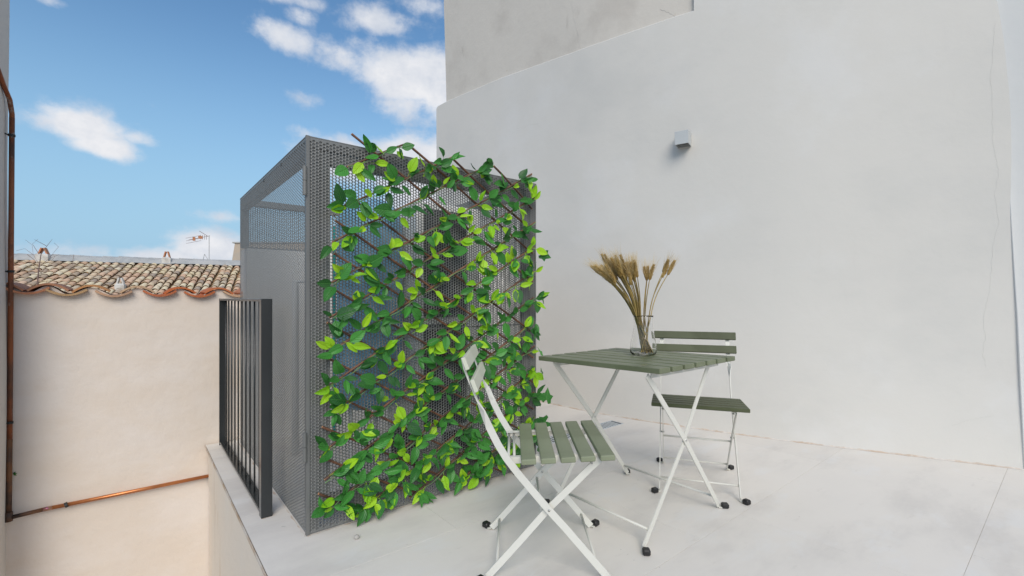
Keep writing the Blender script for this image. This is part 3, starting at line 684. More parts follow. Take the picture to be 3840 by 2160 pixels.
# added black strips behind the seams, painting in the shade of the gaps
b = MB(); b.box(0.046, 0.052, 0.03, 0.034, 0.05, H - 0.05); b.box(W - 0.052, W - 0.046, 0.03, 0.034, 0.05, H - 0.05); b.build('gap_shade_strip', M['black'], cage)
b = MB(); b.box(-0.0035, -0.0005, -0.0035, 0.010, 0.0, H + 0.001); b.box(-0.0005, 0.010, -0.0035, -0.0008, 0, H + 0.001); b.build('corner_trim', M['tube'], cage)
b = MB(); b.box(0.0, W, -0.0008, 0.012, H - 0.0035, H + 0.0005); b.box(-0.0015, 0.012, 0.0125, Dp, H - 0.0035, H + 0.0005); b.build('top_trim', M['tube'], cage)
for z0, z1 in ((1.36, 1.475), (0.30, 0.415)):
    b = MB(); zc = (z0 + z1) / 2
    for a, c in ((z0, zc - 0.0008), (zc + 0.0008, z1)): b.tube([(-0.010, -0.006, a), (-0.010, -0.006, c)], 0.0085, 12)
    b.build('hinge', M['tube'], cage, False)
for i, (x, z) in enumerate([(0.012, 1.57), (0.012, 1.57)]): pass
b = MB()
for v in (0.02, 0.42, 0.80): b.tube([(-0.002, v, H - 0.022), (0.004, v, H - 0.022)], 0.007, 8)
b.build('bolt', M['black'], cage)
# floor stop near the far end of the door
ds = thing('door_stop', 'short dark grey floor stop at the far foot of the cage', 'door stop', Matrix.Translation(G(1.06, -0.03, 0)))
b = MB(); b.tube([(0, 0, 0.0), (0, 0, 0.03)], 0.017, 14); b.build('base', M['tube'], ds, True)
b = MB(); b.tube([(0, 0, 0.03), (0, 0, 0.042)], [0.019, 0.015], 14); b.build('rubber_cap', M['rubber'], ds, True)

# rusty dirt line where the cage and the railing post stand on the tiles
b = MB(); rr = random.Random(5)
def dirt_line(p, q, side, n=60, w=0.009):
    A = []; Bq = []
    for k in range(n + 1):
        t_ = k / n; x = p[0] + (q[0] - p[0]) * t_; y = p[1] + (q[1] - p[1]) * t_; ww = w * (0.25 + rr.random() ** 2)
        A.append((x, y, 0.0009)); Bq.append((x + side[0] * ww, y + side[1] * ww, 0.0009))
    b.quadgrid([A, Bq])
dirt_line((-0.003, Dp), (-0.003, -0.002), (-1, 0)); dirt_line((0.0, -0.003), (W, -0.003), (0, -1))
dirt_line((u0, va - 0.001), (u0 + 0.046, va - 0.001), (0, -1), 12, 0.006); dirt_line((u0 + 0.045, va), (u0 + 0.045, va + 0.05), (1, 0), 12, 0.01)
o = b.build('rust_stain', M['joint'], None); o.matrix_world = GRID; tag(o, 'thin brown rust and dirt line on the tiles around the cage foot', 'stain', kind='stuff')
# units inside the cage
tk = thing('storage_tank', 'blue cylindrical tank with domed top inside the perforated cage', 'tank', Matrix.Translation(G(0.505, 0.60, 0)))
b = MB(); prof_t = [(0.30, 0.10), (0.30, 0.16), (0.178, 0.165)] ; rings = []
for z, r_ in [(0.34, 0.05), (0.345, 0.14), (0.37, 0.172), (0.40, 0.178), (1.36, 0.178), (1.41, 0.170), (1.46, 0.145), (1.495, 0.10), (1.51, 0.045), (1.512, 0.005)]:
    rings.append([(r_ * math.cos(2 * math.pi * k / 32), r_ * math.sin(2 * math.pi * k / 32), z) for k in range(32)])
b.quadgrid(rings, True); b.build('tank_body', M['tank'], tk, True)
b = MB(); b.tube([(-.11, 0, 0.0), (-.11, 0, 0.36)], 0.012, 8); b.tube([(.11, 0, 0.0), (.11, 0, 0.36)], 0.012, 8); b.tube([(0, .11, 0.0), (0, .11, 0.36)], 0.012, 8); b.build('legs', M['ac'], tk)
b = MB(); b.tube([(-0.178, -0.07, 0.2), (-0.178, -0.07, 1.35)], 0.010, 8); b.build('drain_hose', mat('teal hose', (0.02, 0.30, 0.28), 0.4), tk)
ac = thing('heat_pump_unit', 'light grey heat pump with dark grilles inside the perforated cage', 'heat pump', GRID)
b = MB(); b.rbox(0.695, 1.13, 0.40, 0.78, 0.16, 1.50, 0.01); b.build('casing', M['ac'], ac)
for z0, z1 in ((0.20, 0.80), (0.84, 1.46)):
    b = MB(); b.box(0.735, 1.02, 0.390, 0.3985, z0, z1)
    gr = b.build('fan_opening', M['ac_dark'], ac)
    b = MB()
    for k in range(8): b.tube([(0.74 + 0.0, 0.386, z0 + 0.03 + k * (z1 - z0 - 0.06) / 7), (1.015, 0.386, z0 + 0.03 + k * (z1 - z0 - 0.06) / 7)], 0.003, 5)
    b.build('grille', M['ac_dark'], gr)
b = MB(); b.box(0.68, 0.72, 0.44, 0.74, 0.0, 0.16); b.box(1.06, 1.10, 0.44, 0.74, 0.0, 0.16); b.build('feet', M['ac_dark'], ac)
b = MB(); b.tube([(0.30, 0.95, 0.0), (0.30, 0.95, 1.0), (0.34, 0.95, 1.04), (0.8, 0.95, 1.04)], 0.028, 10); b.tube([(0.22, 1.05, 0.0), (0.22, 1.05, 1.05), (0.8, 1.05, 1.08)], 0.02, 10)
o = b.build('pipe_run', M['ac'], None, True); o.matrix_world = GRID; tag(o, 'white insulated pipes rising behind the tank inside the cage', 'pipes')

# ------------------------------------------------------------------ ivy trellis
tr = thing('ivy_trellis', 'expanding willow trellis with artificial green leaves hung on the cage front', 'trellis', GRID)
VF = -0.022
SL = 0.575
def left_edge(z): return 0.045 + 0.05 * min(max((z - 0.15) / 1.1, 0), 1)
def stick(p, q, r, y):
    n = 9; pts = []; bow = rnd.uniform(-.006, .006)
    for k in range(n):
        t_ = k / (n - 1); u_ = p[0] + (q[0] - p[0]) * t_; z_ = p[1] + (q[1] - p[1]) * t_ + bow * math.sin(math.pi * t_) + rnd.uniform(-.0014, .0014)
        pts.append((u_, y + 0.004 * math.sin(t_ * 5 + p[0] * 9), z_))
    b = MB(); b.tube(pts, [r * rnd.uniform(.9, 1.1) for _ in range(n)], 6, False)
    # cut ends
    for e_, (a, c) in ((0, (pts[0], pts[1])), (1, (pts[-1], pts[-2]))):
        a = Vector(a); d = (a - Vector(c)).normalized(); b.tube([a, a + d * 0.0015], r * 0.98, 6, True, 1)
    b.build('stick', [M['wood'], M['wood_end']], tr, True)
    return pts
Ulines = []
right_ends = [(0.417, 1.647), (0.667, 1.638), (0.892, 1.640), (1.171, 1.637), (1.199, 1.514), (1.194, 1.371), (1.190, 1.235), (1.186, 1.099), (1.182, 0.952), (1.184, 0.821), (1.190, 0.684), (1.190, 0.552), (1.190, 0.424), (1.190, 0.288)]
left_u = [0.153, 0.12, 0.09, 0.085, 0.08, 0.075, 0.07, 0.09, 0.07, 0.06, 0.055, 0.05, 0.05, 0.07]
for i, (ue, ze) in enumerate(right_ends):
    if i >= 7: slp = 0.56 - (i - 7) * 0.012
    else: slp = SL
    ul = left_u[i]; zl = ze - slp * (ue - ul)
    if zl < 0.045: ul = ue - (ze - 0.045) / slp; zl = 0.045
    Ulines.append(((ul, zl), (ue, ze)))
Ulines.append(((0.78, 0.04), (1.185, 0.20)))
Dl = []
for (us_, zs_) in ((0.174, 1.640), (0.425, 1.650), (0.662, 1.632), (0.92, 1.642)):
    zr = zs_ - SL * 1.02 * (1.19 - us_); Dl.append(((us_, zs_), (1.19, zr)))
Dl[3] = ((0.92, 1.641), (1.185, 1.449))
for (us_, zs_) in ((0.183, 1.364), (0.106, 1.27), (0.101, 1.134), (0.088, 0.992), (0.073, 0.849), (0.065, 0.713), (0.060, 0.579), (0.053, 0.430), (0.047, 0.310), (0.039, 0.164)):
    zr = zs_ - 0.60 * (1.19 - us_); ue = 1.19
    if zr < 0.03: ue = us_ + (zs_ - 0.03) / 0.60; zr = 0.03
    Dl.append(((us_, zs_), (ue, zr)))
for p, q in Dl: stick(p, q, 0.0052, VF)
Upts = [stick(p, q, 0.0048, VF - 0.010) for p, q in Ulines]

def leaf_mesh(name, kind):
    n = 6; rows_ = []; uvs = []
    fold, curl, wid, twist = [(0.20, 0.25, 0.58, 0.1), (0.45, -0.55, 0.62, 0.35), (0.30, 0.65, 0.50, -0.3), (0.15, -0.2, 0.70, 0.0), (0.7, 0.4, 0.55, 0.5)][kind]
    for i in range(n + 1):
        t_ = i / n; w_ = wid / 2 * (math.sin(math.pi * min(1, t_ ** 0.80)) ** 0.75) * (1 - 0.15 * t_) if 0 < t_ < 1 else 0.0
        if i == n: w_ = 0.0
        if i == 0: w_ = 0.015
        cz = curl * (t_ - 0.3) ** 2 * 0.6; row = []
        for s_ in (-1, -0.5, 0, 0.5, 1):
            x = s_ * w_; z = cz + abs(s_) * w_ * fold + (0.018 * math.sin(t_ * 14) * abs(s_)); ang = twist * t_
            row.append((x * math.cos(ang) - z * math.sin(ang) * 0.3, t_, z + x * math.sin(ang)))
        rows_.append(row); uvs.append([(0.5 + s_ * w_ / wid, t_) for s_ in (-1, -.5, 0, .5, 1)])
    b = MB(); b.quadgrid(rows_)
    # petiole
    me = bpy.data.meshes.new(name); 
    k0 = len(b.v); b.tube([(0, 0.01, 0.0), (0.0, -0.12, -0.03), (0.02, -0.26, -0.09)], 0.012, 4, False)
    me.from_pydata(b.v, [], b.f); uvl = me.uv_layers.new(name='UVMap'); flat = [q for r_ in uvs for q in r_] + [(0.5, 0.02)] * (len(b.v) - k0)
    for lp in me.loops: uvl.data[lp.index].uv = flat[lp.vertex_index]
    me.polygons.foreach_set('use_smooth', [True] * len(me.polygons)); me.update(); return me
LM = {}
for k in range(5):
    for mn in ('leaf_dark', 'leaf_lime'):
        me = leaf_mesh('leaf', k); me.materials.append(M[mn]); LM[(k, mn)] = me
leaves = []   # (mesh key, matrix, size)
vine_pts = []
for li, pts in enumerate(Upts):
    P = [Vector(p) for p in pts]; tot = sum((c - a).length for a, c in zip(P[:-1], P[1:]))
    # green vine wound loosely along each stick
    vp = []; n = max(8, int(tot / 0.03))
    def at(dist):
        for a, c in zip(P[:-1], P[1:]):
            l = (c - a).length
            if dist <= l: return a.lerp(c, dist / l)
            dist -= l
        return P[-1]
    for k in range(n + 1):
        q = at(tot * k / n); vp.append(q + Vector((0, -0.007 + 0.004 * math.sin(k * 0.9 + li), -0.007 + 0.006 * math.cos(k * 0.9 + li))))
    b = MB(); b.tube(vp, 0.0021, 4, False); b.build('vine_stem', M['stem'], tr, True)
    dd = rnd.uniform(0.0, 0.04)
    low_d = 1.0
    while dd < tot + 0.01:
        q = at(min(dd, tot)); dense = 1.0 + 0.5 * max(0, 1 - q.z / 0.8)
        nl = rnd.choice((3, 3, 4, 4, 5)) + (1 if q.z < 0.35 and rnd.random() < .6 else 0)
        for _ in range(nl):
            L = rnd.uniform(0.050, 0.088); ang = rnd.uniform(0, 2 * math.pi)
            if rnd.random() < 0.45: ang = rnd.choice((R(30), R(200), R(-60), R(150))) + rnd.uniform(-.6, .6)
            dirv = Vector((math.cos(ang), -rnd.uniform(0.05, 0.55), math.sin(ang) * 0.9 - 0.12)).normalized()
            up = Vector((rnd.uniform(-.95, .45), -1, rnd.uniform(-.35, .8))); up = (up - dirv * up.dot(dirv)).normalized(); x = dirv.cross(up)
            st = q + Vector((rnd.uniform(-.018, .018), -0.010, rnd.uniform(-.016, .008))) + dirv * L * 0.22
            mt = Matrix(((x.x, dirv.x, up.x, st.x), (x.y, dirv.y, up.y, st.y), (x.z, dirv.z, up.z, st.z), (0, 0, 0, 1)))
            tip = mt @ Vector((0, L, 0))
            if tip.y > -0.004 or st.y > -0.004: mt = Matrix.Translation((0, -0.004 - max(tip.y, st.y), 0)) @ mt
            if tip.z > 1.665: continue
            if tip.z < 0.006: mt = Matrix.Translation((0, -0.01, 0.006 - tip.z)) @ mt
            lime = rnd.random() < 0.34
            if lime: L *= 0.88
            kx = rnd.choice((0, 1, 2, 3, 4)); wsc = rnd.uniform(0.66, 1.08)
            leaves.append(((kx, 'leaf_lime' if lime else 'leaf_dark'), mt @ Matrix.Diagonal((L * wsc, L, L, 1)), L * (1 / (2.2 + 0.5 * st.x))))
        dd += rnd.uniform(0.058, 0.088) / dense
leaves.sort(key=lambda a: -a[2])
for key, mt, _ in leaves[:290]:
    o = bpy.data.objects.new('leaf', LM[key]); C.objects.link(o); o.parent = tr; o.matrix_local = mt
for mn in ('leaf_dark', 'leaf_lime'):
    V = []; F = []; UVs = []
    for key, mt, _ in leaves[290:]:
        if key[1] != mn: continue
        me = LM[key]; o_ = len(V); V += [tuple(mt @ v.co) for v in me.vertices]
        for p in me.polygons: F.append(tuple(o_ + i for i in p.vertices)); UVs += [tuple(me.uv_layers[0].data[l].uv) for l in p.loop_indices]
    me = bpy.data.meshes.new('small_leaves'); me.from_pydata(V, [], F); uvl = me.uv_layers.new(name='UVMap')
    uvl.data.foreach_set('uv', [c for q in UVs for c in q]); me.materials.append(M[mn]); me.polygons.foreach_set('use_smooth', [True] * len(me.polygons))
    o = bpy.data.objects.new('small_leaves', me); C.objects.link(o); o.parent = tr; o['kind'] = 'stuff'
print('leaves', len(leaves))
# lobed ivy leaves hanging past the far edge
def ivy_mesh():
    out = []
    for a, r_ in ((-90, .1), (-60, .42), (-35, .50), (-5, .36), (25, .55), (50, .38), (90, .72), (130, .38), (155, .55), (185, .36), (215, .50), (240, .42)):
        out.append((r_ * math.cos(R(a)), r_ * math.sin(R(a)) + 0.3, 0.12 * math.cos(R(a) * 2) * r_))
    me = bpy.data.meshes.new('ivy_leaf'); V = [(0, 0.3, 0)] + out; F = [(0, i + 1, (i + 1) % 12 + 1) for i in range(12)]
    me.from_pydata(V, [], F); uvl = me.uv_layers.new(name='UVMap')
    for lp in me.loops: v = V[lp.vertex_index]; uvl.data[lp.index].uv = (0.5 + v[0] * .8, v[1])
    me.materials.append(M['leaf_dark']); me.polygons.foreach_set('use_smooth', [True] * len(me.polygons)); return me
IV = ivy_mesh()
for (u_, z_, s_, a) in [(1.225, 1.20, .07, 20), (1.245, 0.93, .07, -60), (1.24, 0.62, .065, -80), (1.235, 0.53, .045, -40), (1.27, 0.36, .085, -70), (1.235, 0.37, .07, 200), (1.29, 0.255, .085, 160), (1.24, 0.24, .06, 60), (1.20, 0.12, .08, -20), (1.10, 0.10, .07, 30)]:
    o = bpy.data.objects.new('ivy_leaf', IV); C.objects.link(o); o.parent = tr
    o.matrix_local = Matrix.Translation((u_, -0.045, z_)) @ Euler((R(78 + rnd.uniform(-15, 15)), R(a + 90), R(rnd.uniform(-35, 35)))).to_matrix().to_4x4() @ Matrix.Diagonal((s_, s_, s_, 1))

# ------------------------------------------------------------------ folding chairs
Apath = [(-0.352, 0.750), (-0.345, 0.716), (-0.324, 0.662), (-0.300, 0.606), (-0.283, 0.572), (-0.260, 0.518), (-0.232, 0.462), (-0.202, 0.413), (-0.166, 0.366), (-0.116, 0.306), (-0.060, 0.240), (-0.005, 0.180), (0.073, 0.090), (0.128, 0.026), (0.142, 0.010)]
Bpath = [(0.112, 0.405), (0.081, 0.378), (0.019, 0.316), (-0.060, 0.240), (-0.149, 0.139), (-0.255, 0.022), (-0.268, 0.010)]
def foot_pad(parent, x, y, sx, sy, ang=None):
    a = math.atan2(sy, sx) if ang is None else ang
    mt = Matrix.Translation((x + 0.020 * math.cos(a), y + 0.020 * math.sin(a), 0)) @ Matrix.Rotation(a, 4, 'Z')
    b = MB(); b.rbox(-0.013, 0.018, -0.014, 0.014, 0.0005, 0.023, 0.005, mt); return b.build('foot_cap', M['rubber'], parent)
def make_chair(label):
    r = thing('folding_chair', label, 'folding chair', Matrix.Identity(4))
    yA, yB = 0.180, 0.166
    for s in (-1, 1):
        b = MB(); y = s * yA
        # above the twist the strip faces forward, below it faces sideways
        pts = [(x, y if k > 3 else y - s * 0.004, z) for k, (x, z) in enumerate(Apath)]
        wd = []
        for k in range(len(pts)):
            a = 0 if k <= 3 else (1 if k >= 5 else 0.5); side = Vector((0, s, 0)); fwd = Vector((0.85, 0, 0.5)); wd.append(side.lerp(fwd, a))
        b.bar(pts, wd, [0.021 if k <= 3 else 0.024 for k in range(len(pts))], 0.0042); b.build('back_leg', M['cream'], r)
        b = MB(); y = s * yB; b.bar([(x, y, z) for x, z in Bpath], (0.8, 0, -0.6), 0.023, 0.004); b.build('front_leg', M['cream'], r)
        for (xe, yy, sx) in ((0.142, s * yA, 1), (-0.268, s * yB, -1)):
            b = MB(); b.bar([(xe, yy, 0.010), (xe + sx * 0.004, yy + s * 0.004, 0.0045), (xe + sx * 0.018, yy + s * 0.018, 0.0045)], (-sx * s * 0.7, 0.7, 0) if True else (0, 1, 0), 0.018, 0.004); b.build('foot_tab', M['cream'], r)
            foot_pad(r, xe + sx * 0.006, yy + s * 0.006, sx, s)
        # seat rail
        b = MB(); b.bar([(-0.205, s * 0.157, 0.397), (0.135, s * 0.157, 0.412)], (0, 0, 1), 0.020, 0.004); b.bar([(-0.205, s * 0.149, 0.407), (0.135, s * 0.149, 0.422)], (0, 1, 0), 0.018, 0.003); b.build('seat_rail', M['cream'], r)
        b = MB(); b.tube([(-0.060, s * 0.1595, 0.240), (-0.060, s * 0.1838, 0.240)], 0.0042, 10); b.build('pivot_bolt', M['screw'], r, True)
        b = MB(); b.tube([(0.085, s * 0.152, 0.395), (0.085, s * 0.171, 0.395)], 0.0042, 10); b.build('pivot_bolt', M['screw'], r, True)
    for x, z in ((-0.235, 0.045), (0.101, 0.058)):
        b = MB(); yy = yB if x < 0 else yA; b.tube([(x, -yy, z), (x, yy, z)], 0.0048, 8); b.build('cross_rod', M['cream'], r, True)
    b = MB(); b.tube([(-0.082, -yB, 0.214), (-0.082, yB, 0.214)], 0.0048, 8); b.build('cross_rod', M['cream'], r, True)
    for x in (-0.176, -0.196):
        b = MB(); b.tube([(x, -0.152, 0.396 if x < -.18 else 0.398), (x, 0.152, 0.396 if x < -.18 else 0.398)], 0.0048, 8); b.build('cross_rod', M['cream'], r, True)
    for k in range(5):
        x0 = -0.154 + k * 0.0648; z = 0.415 + (x0 + 0.154) * 0.052
        b = MB(); b.rbox(-0.0245, 0.0245, -0.219, 0.219, -0.009, 0.009, 0.0025); o = b.build('seat_slat', M['green_slat'], r); o.location = (x0 + 0.0245, 0, z - 0.0055 + 0.004); o.rotation_euler = (0, R(-3), 0)
    for (x, z) in ((-0.340, 0.735), (-0.311, 0.662)):
        b = MB(); b.rbox(-0.007, 0.007, -0.219, 0.219, -0.0215, 0.0215, 0.002); o = b.build('back_slat', M['green_slat'], r); o.location = (x + 0.003, 0, z); o.rotation_euler = (0, R(-21), 0)
    return r
ch = make_chair('folding chair with olive seat and backrest coloured lighter for light and sheen, side on in front of the ivy')
ch.matrix_world = Matrix.Translation((0.184, 1.725, 0))
ch['group'] = 'folding chairs at the table'
ch2 = copy_tree(ch); ch2['label'] = 'folding chair with olive slats coloured darker for shade behind the table, its back to the white wall'
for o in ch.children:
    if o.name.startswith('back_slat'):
        o.data = o.data.copy(); o.data.materials[0] = M['sheen_slat']; o['label'] = 'pale sage sheen back slat'
    if o.name.startswith('seat_slat'): o.data = o.data.copy(); o.data.materials[0] = M['green_lit']
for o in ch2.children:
    if 'slat' in o.name: o.data = o.data.copy(); o.data.materials[0] = M['green_shaded']
fx = -0.321; fy = -0.948
ch2.matrix_world = Matrix.Translation((0.942, 2.345, 0)) @ Matrix.Rotation(math.atan2(fy, fx), 4, 'Z')

# ------------------------------------------------------------------ folding table (grid frame)
tb = thing('folding_table', 'square folding bistro table with seven olive slats and crossed white legs', 'folding table', GRID)
uc0, uc1 = 0.950, 1.535; v0, v1 = -0.985, -0.330
tilt = math.atan((0.692 - 0.675) / (v1 - v0))
ztop_ = 0.6835; vc = (v0 + v1) / 2
TT = Matrix.Translation((0, vc, ztop_)) @ Matrix.Rotation(-tilt, 4, 'X')
sw = (uc1 - uc0 - 6 * 0.016) / 7
for k in range(7):
    x = uc0 + k * (sw + 0.016)
    b = MB(); b.rbox(x, x + sw, v0 - vc, v1 - vc, -0.020, 0, 0.002); o = b.build('table_slat', M['green_slat'], tb); o.matrix_local = TT
for vv, sg in ((v0 + 0.062, -1), (v1 - 0.075, 1)):
    b = MB(); b.bar([(uc0 + 0.035, vv - vc, -0.031), (uc1 - 0.035, vv - vc, -0.031)], (0, 0, 1), 0.026, 0.004); b.bar([(uc0 + 0.035, vv - vc + 0.010, -0.0205), (uc1 - 0.035, vv - vc + 0.010, -0.0205)], (0, 1, 0), 0.022, 0.003)
    o = b.build('top_rail', M['cream'], tb); o.matrix_local = TT
    b = MB(); b.tube([(uc0 + 0.07, vv - vc - 0.003, -0.031), (uc0 + 0.07, vv - vc + 0.003, -0.031)], 0.004, 8); b.tube([(uc1 - 0.10, vv - vc - 0.003, -0.031), (uc1 - 0.10, vv - vc + 0.003, -0.031)], 0.004, 8)
    o = b.build('bolt', M['screw'], tb); o.matrix_local = TT
for vl, sg, leg2 in ((-0.916, -1, [(1.437, 0.655), (1.25, 0.385), (1.236, 0.350), (0.955, 0.012)]), (-0.425, 1, [(1.490, 0.655), (1.255, 0.382), (1.232, 0.350), (0.962, 0.012)])):
    leg1 = [(0.966, 0.657), (1.08, 0.532), (1.233, 0.364), (1.515, 0.012)]
    b = MB(); b.bar([(u_, vl + sg * 0.0035, z_) for u_, z_ in leg1], (0.8, 0, 0.6), 0.023, 0.004); b.build('leg', M['cream'], tb)
    b = MB(); b.bar([(u_, vl - sg * 0.0035, z_) for u_, z_ in leg2], (0.8, 0, -0.6), 0.023, 0.004); b.build('leg', M['cream'], tb)
    b = MB(); b.tube([(1.236, vl - 0.009, 0.362), (1.236, vl + 0.009, 0.362)], 0.0045, 10); b.build('pivot_bolt', M['screw'], tb, True)
    for (uu_, sx) in ((1.515, 1), (0.957, -1)):
        b = MB(); b.bar([(uu_, vl, 0.012), (uu_ + sx * 0.003, vl + sg * 0.004, 0.0045), (uu_ + sx * 0.016, vl + sg * 0.016, 0.0045)], (-sx * sg * 0.7, 0.7, 0), 0.018, 0.004); b.build('foot_tab', M['cream'], tb)
        foot_pad(tb, uu_ + sx * 0.006, vl + sg * 0.006, sx, sg)
for uu_, z_ in ((1.478, 0.062), (0.995, 0.062)):
    b = MB(); b.tube([(uu_, -0.913, z_), (uu_, -0.428, z_)], 0.0055, 8); b.build('cross_rod', M['cream'], tb, True)

# ------------------------------------------------------------------ vase and wheat
vx, vy = 0.616, 2.165
zt = 0.6835 - ((Vector((vx, vy, 0)) - CAGE).dot(Vv) - vc) * math.tan(tilt) + 0.0006
VZ = Matrix.Translation((vx, vy, zt))
vase = thing('glass_vase', 'clear glass carafe vase standing on the table slats, holding dried wheat', 'vase', VZ)
prof_o = [(0.0, 0.0), (0.048, 0.0), (0.056, 0.004), (0.060, 0.014), (0.0605, 0.032), (0.058, 0.055), (0.053, 0.080), (0.0475, 0.105), (0.0435, 0.128), (0.0425, 0.145), (0.0435, 0.162), (0.0455, 0.178), (0.0462, 0.184)]
prof_i = [(0.0450, 0.184), (0.0443, 0.176), (0.0424, 0.161), (0.0414, 0.145), (0.0424, 0.128), (0.0464, 0.105), (0.0519, 0.080), (0.0569, 0.055), (0.0592, 0.032), (0.0585, 0.015), (0.050, 0.0045), (0.0, 0.004)]
n = 40; b = MB(); b.quadgrid([[(max(r_, 1e-5) * math.cos(2 * math.pi * k / n), max(r_, 1e-5) * math.sin(2 * math.pi * k / n), z_) for k in range(n)] for r_, z_ in prof_o + prof_i], True)
b.build('glass_body', M['glass'], vase, True)
wb = thing('wheat_bunch', 'bunch of dried golden wheat fanning out of the glass vase', 'dried wheat', VZ)
def hp(x, y):  # photo point at the vase's depth, in vase coordinates
    X = ((2200 + x * .3175) * .6708 - 1288) / 1160.7 * vy; Z = CAMZ - ((920 + y * .3175) * .6708 - 750) / 1160.7 * vy; return X - vx, Z - zt
heads = [((235, 385), (80, 250)), ((310, 430), (175, 250)), ((350, 390), (215, 110)), ((330, 450), (190, 300)), ((400, 360), (345, 190)), ((410, 380), (290, 175)), ((490, 400), (365, 120)), ((500, 390), (440, 200)),
         ((475, 460), (430, 330)), ((525, 370), (500, 210)), ((550, 350), (535, 190)), ((585, 370), (565, 210)), ((565, 425), (545, 330)), ((725, 405), (700, 250)), ((733, 400), (790, 240)), ((729, 398), (742, 245)),
         ((885, 310), (925, 180)), ((910, 370), (990, 230)), ((965, 340), (1050, 185)), ((280, 400), (240, 210)), ((370, 400), (255, 150)), ((270, 410), (140, 270)), ((450, 390), (400, 230))]
for _ in range(26):
    (a_, b_), (c_, d_) = rnd.choice(heads[:12]); j1, j2 = rnd.uniform(-28, 28), rnd.uniform(-22, 30); heads.append(((a_ + j1, b_ + j2), (c_ + j1 * 1.3, d_ + j2)))
for i, (bs, tp) in enumerate(heads):
    bx, bz = hp(*bs); tx, tz = hp(*tp)
    yo = rnd.uniform(-0.055, 0.055) * (1 if bx < 0 else .6); d = Vector((tx - bx, yo * 0.4, tz - bz)); L = d.length; d.normalize()
    p1 = Vector((bx, yo, bz)); nx = max(-0.034, min(0.034, bx * 0.32 + rnd.uniform(-.006, .006))); ny = max(-.02, min(.02, yo * 0.5)); p_n = Vector((nx, ny, 0.168))
    fxb = max(-0.040, min(0.040, 0.012 - bx * 0.20 + rnd.uniform(-.034, .026))); p0 = Vector((fxb, rnd.uniform(-.028, .028), 0.008))
    pts = []
    for k in range(13):
        t_ = k / 12
        if t_ < 0.4: q = p0.lerp(p_n, t_ / 0.4)
        else: q = p_n.lerp(p1, (t_ - 0.4) / 0.6) + Vector((math.copysign(0.016, -bx) * math.sin((t_ - 0.4) / 0.6 * math.pi) * min(1, abs(bx) * 8), 0, 0))
        pts.append(q)
    b = MB(); b.tube(pts, [0.0022] * 12 + [0.0014], 5, False); st = b.build('stalk', M['straw'], wb, True)
    # ear: two zigzag rows of kernels
    b = MB(); x = d.cross(Vector((rnd.uniform(-1, 1), 1, rnd.uniform(-.3, .3)))).normalized(); y = d.cross(x)
    nk = 9; bend = x * rnd.uniform(-.006, .006)
    aw = MB()
    for k in range(nk):
        tt = k / (nk - 1); cpt = p1 + d * (L * tt * 0.93) + bend * math.sin(tt * 2)
        for sd in range(4):
            a = sd * math.pi / 2 + (k % 2) * math.pi / 4; o_ = x * math.cos(a) + y * math.sin(a)
            sz = (0.0066 if 0 < k < nk - 1 else 0.005); wr = 0.0066 * (0.30 + 0.85 * math.sin(math.pi * min(.97, tt * .9 + .15)))
            kd = (d + o_ * 0.42).normalized(); base_ = cpt + o_ * wr * 0.6; b.tube([base_ - kd * sz * 1.0, base_ + kd * sz * 0.2, base_ + kd * sz * 1.9], [0.0015, 0.0038, 0.0008], 5, False)
            if rnd.random() < 0.9:
                ad = (d + o_ * rnd.uniform(.14, .38)).normalized(); al = rnd.uniform(.03, .062); aw.tube([base_ + kd * sz, base_ + kd * sz + ad * al], [0.0005, 0.00018], 3, False)
    b.build('ear', M['ear'], st, True); aw.build('awns', M['awn'], st)

# small things on the floor
def floor_pt(x, y): d_ = 1160.7 * CAMZ / (y - 750); return Vector(((x - 1288) / 1160.7 * d_, d_, 0))
b = MB(); b.quadgrid([[(max(1e-5, 0.0105 * math.sin(a)) * math.cos(2 * math.pi * k / 14) * (1 + .06 * math.sin(k)), max(1e-5, 0.0105 * math.sin(a)) * math.sin(2 * math.pi * k / 14), 0.0085 - 0.0085 * math.cos(a)) for k in range(14)] for a in np.linspace(0.01, math.pi - 0.01, 9)], True)
o = b.build('pebble', M['stone'], None, True); o.location = floor_pt(897, 1356); tag(o, 'small round grey pebble on the floor in front of the ivy', 'pebble')
V = []; F = []
for (x, y) in [(713, 1325), (858, 1330), (1000, 1362), (1024, 1370), (1084, 1395), (1250, 1338), (1337, 1333), (1562, 1383), (1595, 1410), (1605, 1208), (1646, 1209), (1702, 1203), (1760, 1198), (1495, 1217), (1497, 1286), (1580, 1395), (1655, 1310), (1660, 1428), (1930, 1250), (2010, 1300)]:
    p = floor_pt(x, y); a = rnd.uniform(0, 3); w_ = rnd.uniform(.0012, .0028) if (x, y) != (713, 1325) else .006; o_ = len(V)
    for k in range(6): V.append((p.x + w_ * math.cos(a + k) * 1.4, p.y + w_ * math.sin(a + k * 1.05) * (0.5 if k % 2 else .9), 0.0006 + (0.0012 if k % 2 else 0)))
    V.append((p.x, p.y, 0.0022)); 
    for k in range(6): F.append((o_ + 6, o_ + k, o_ + (k + 1) % 6))
me = bpy.data.meshes.new('crumbs'); me.from_pydata(V, [], F); me.materials.append(M['crack']); o = bpy.data.objects.new('floor_debris', me); C.objects.link(o); tag(o, 'scattered dark crumbs of dirt on the pale floor', 'debris', kind='stuff')

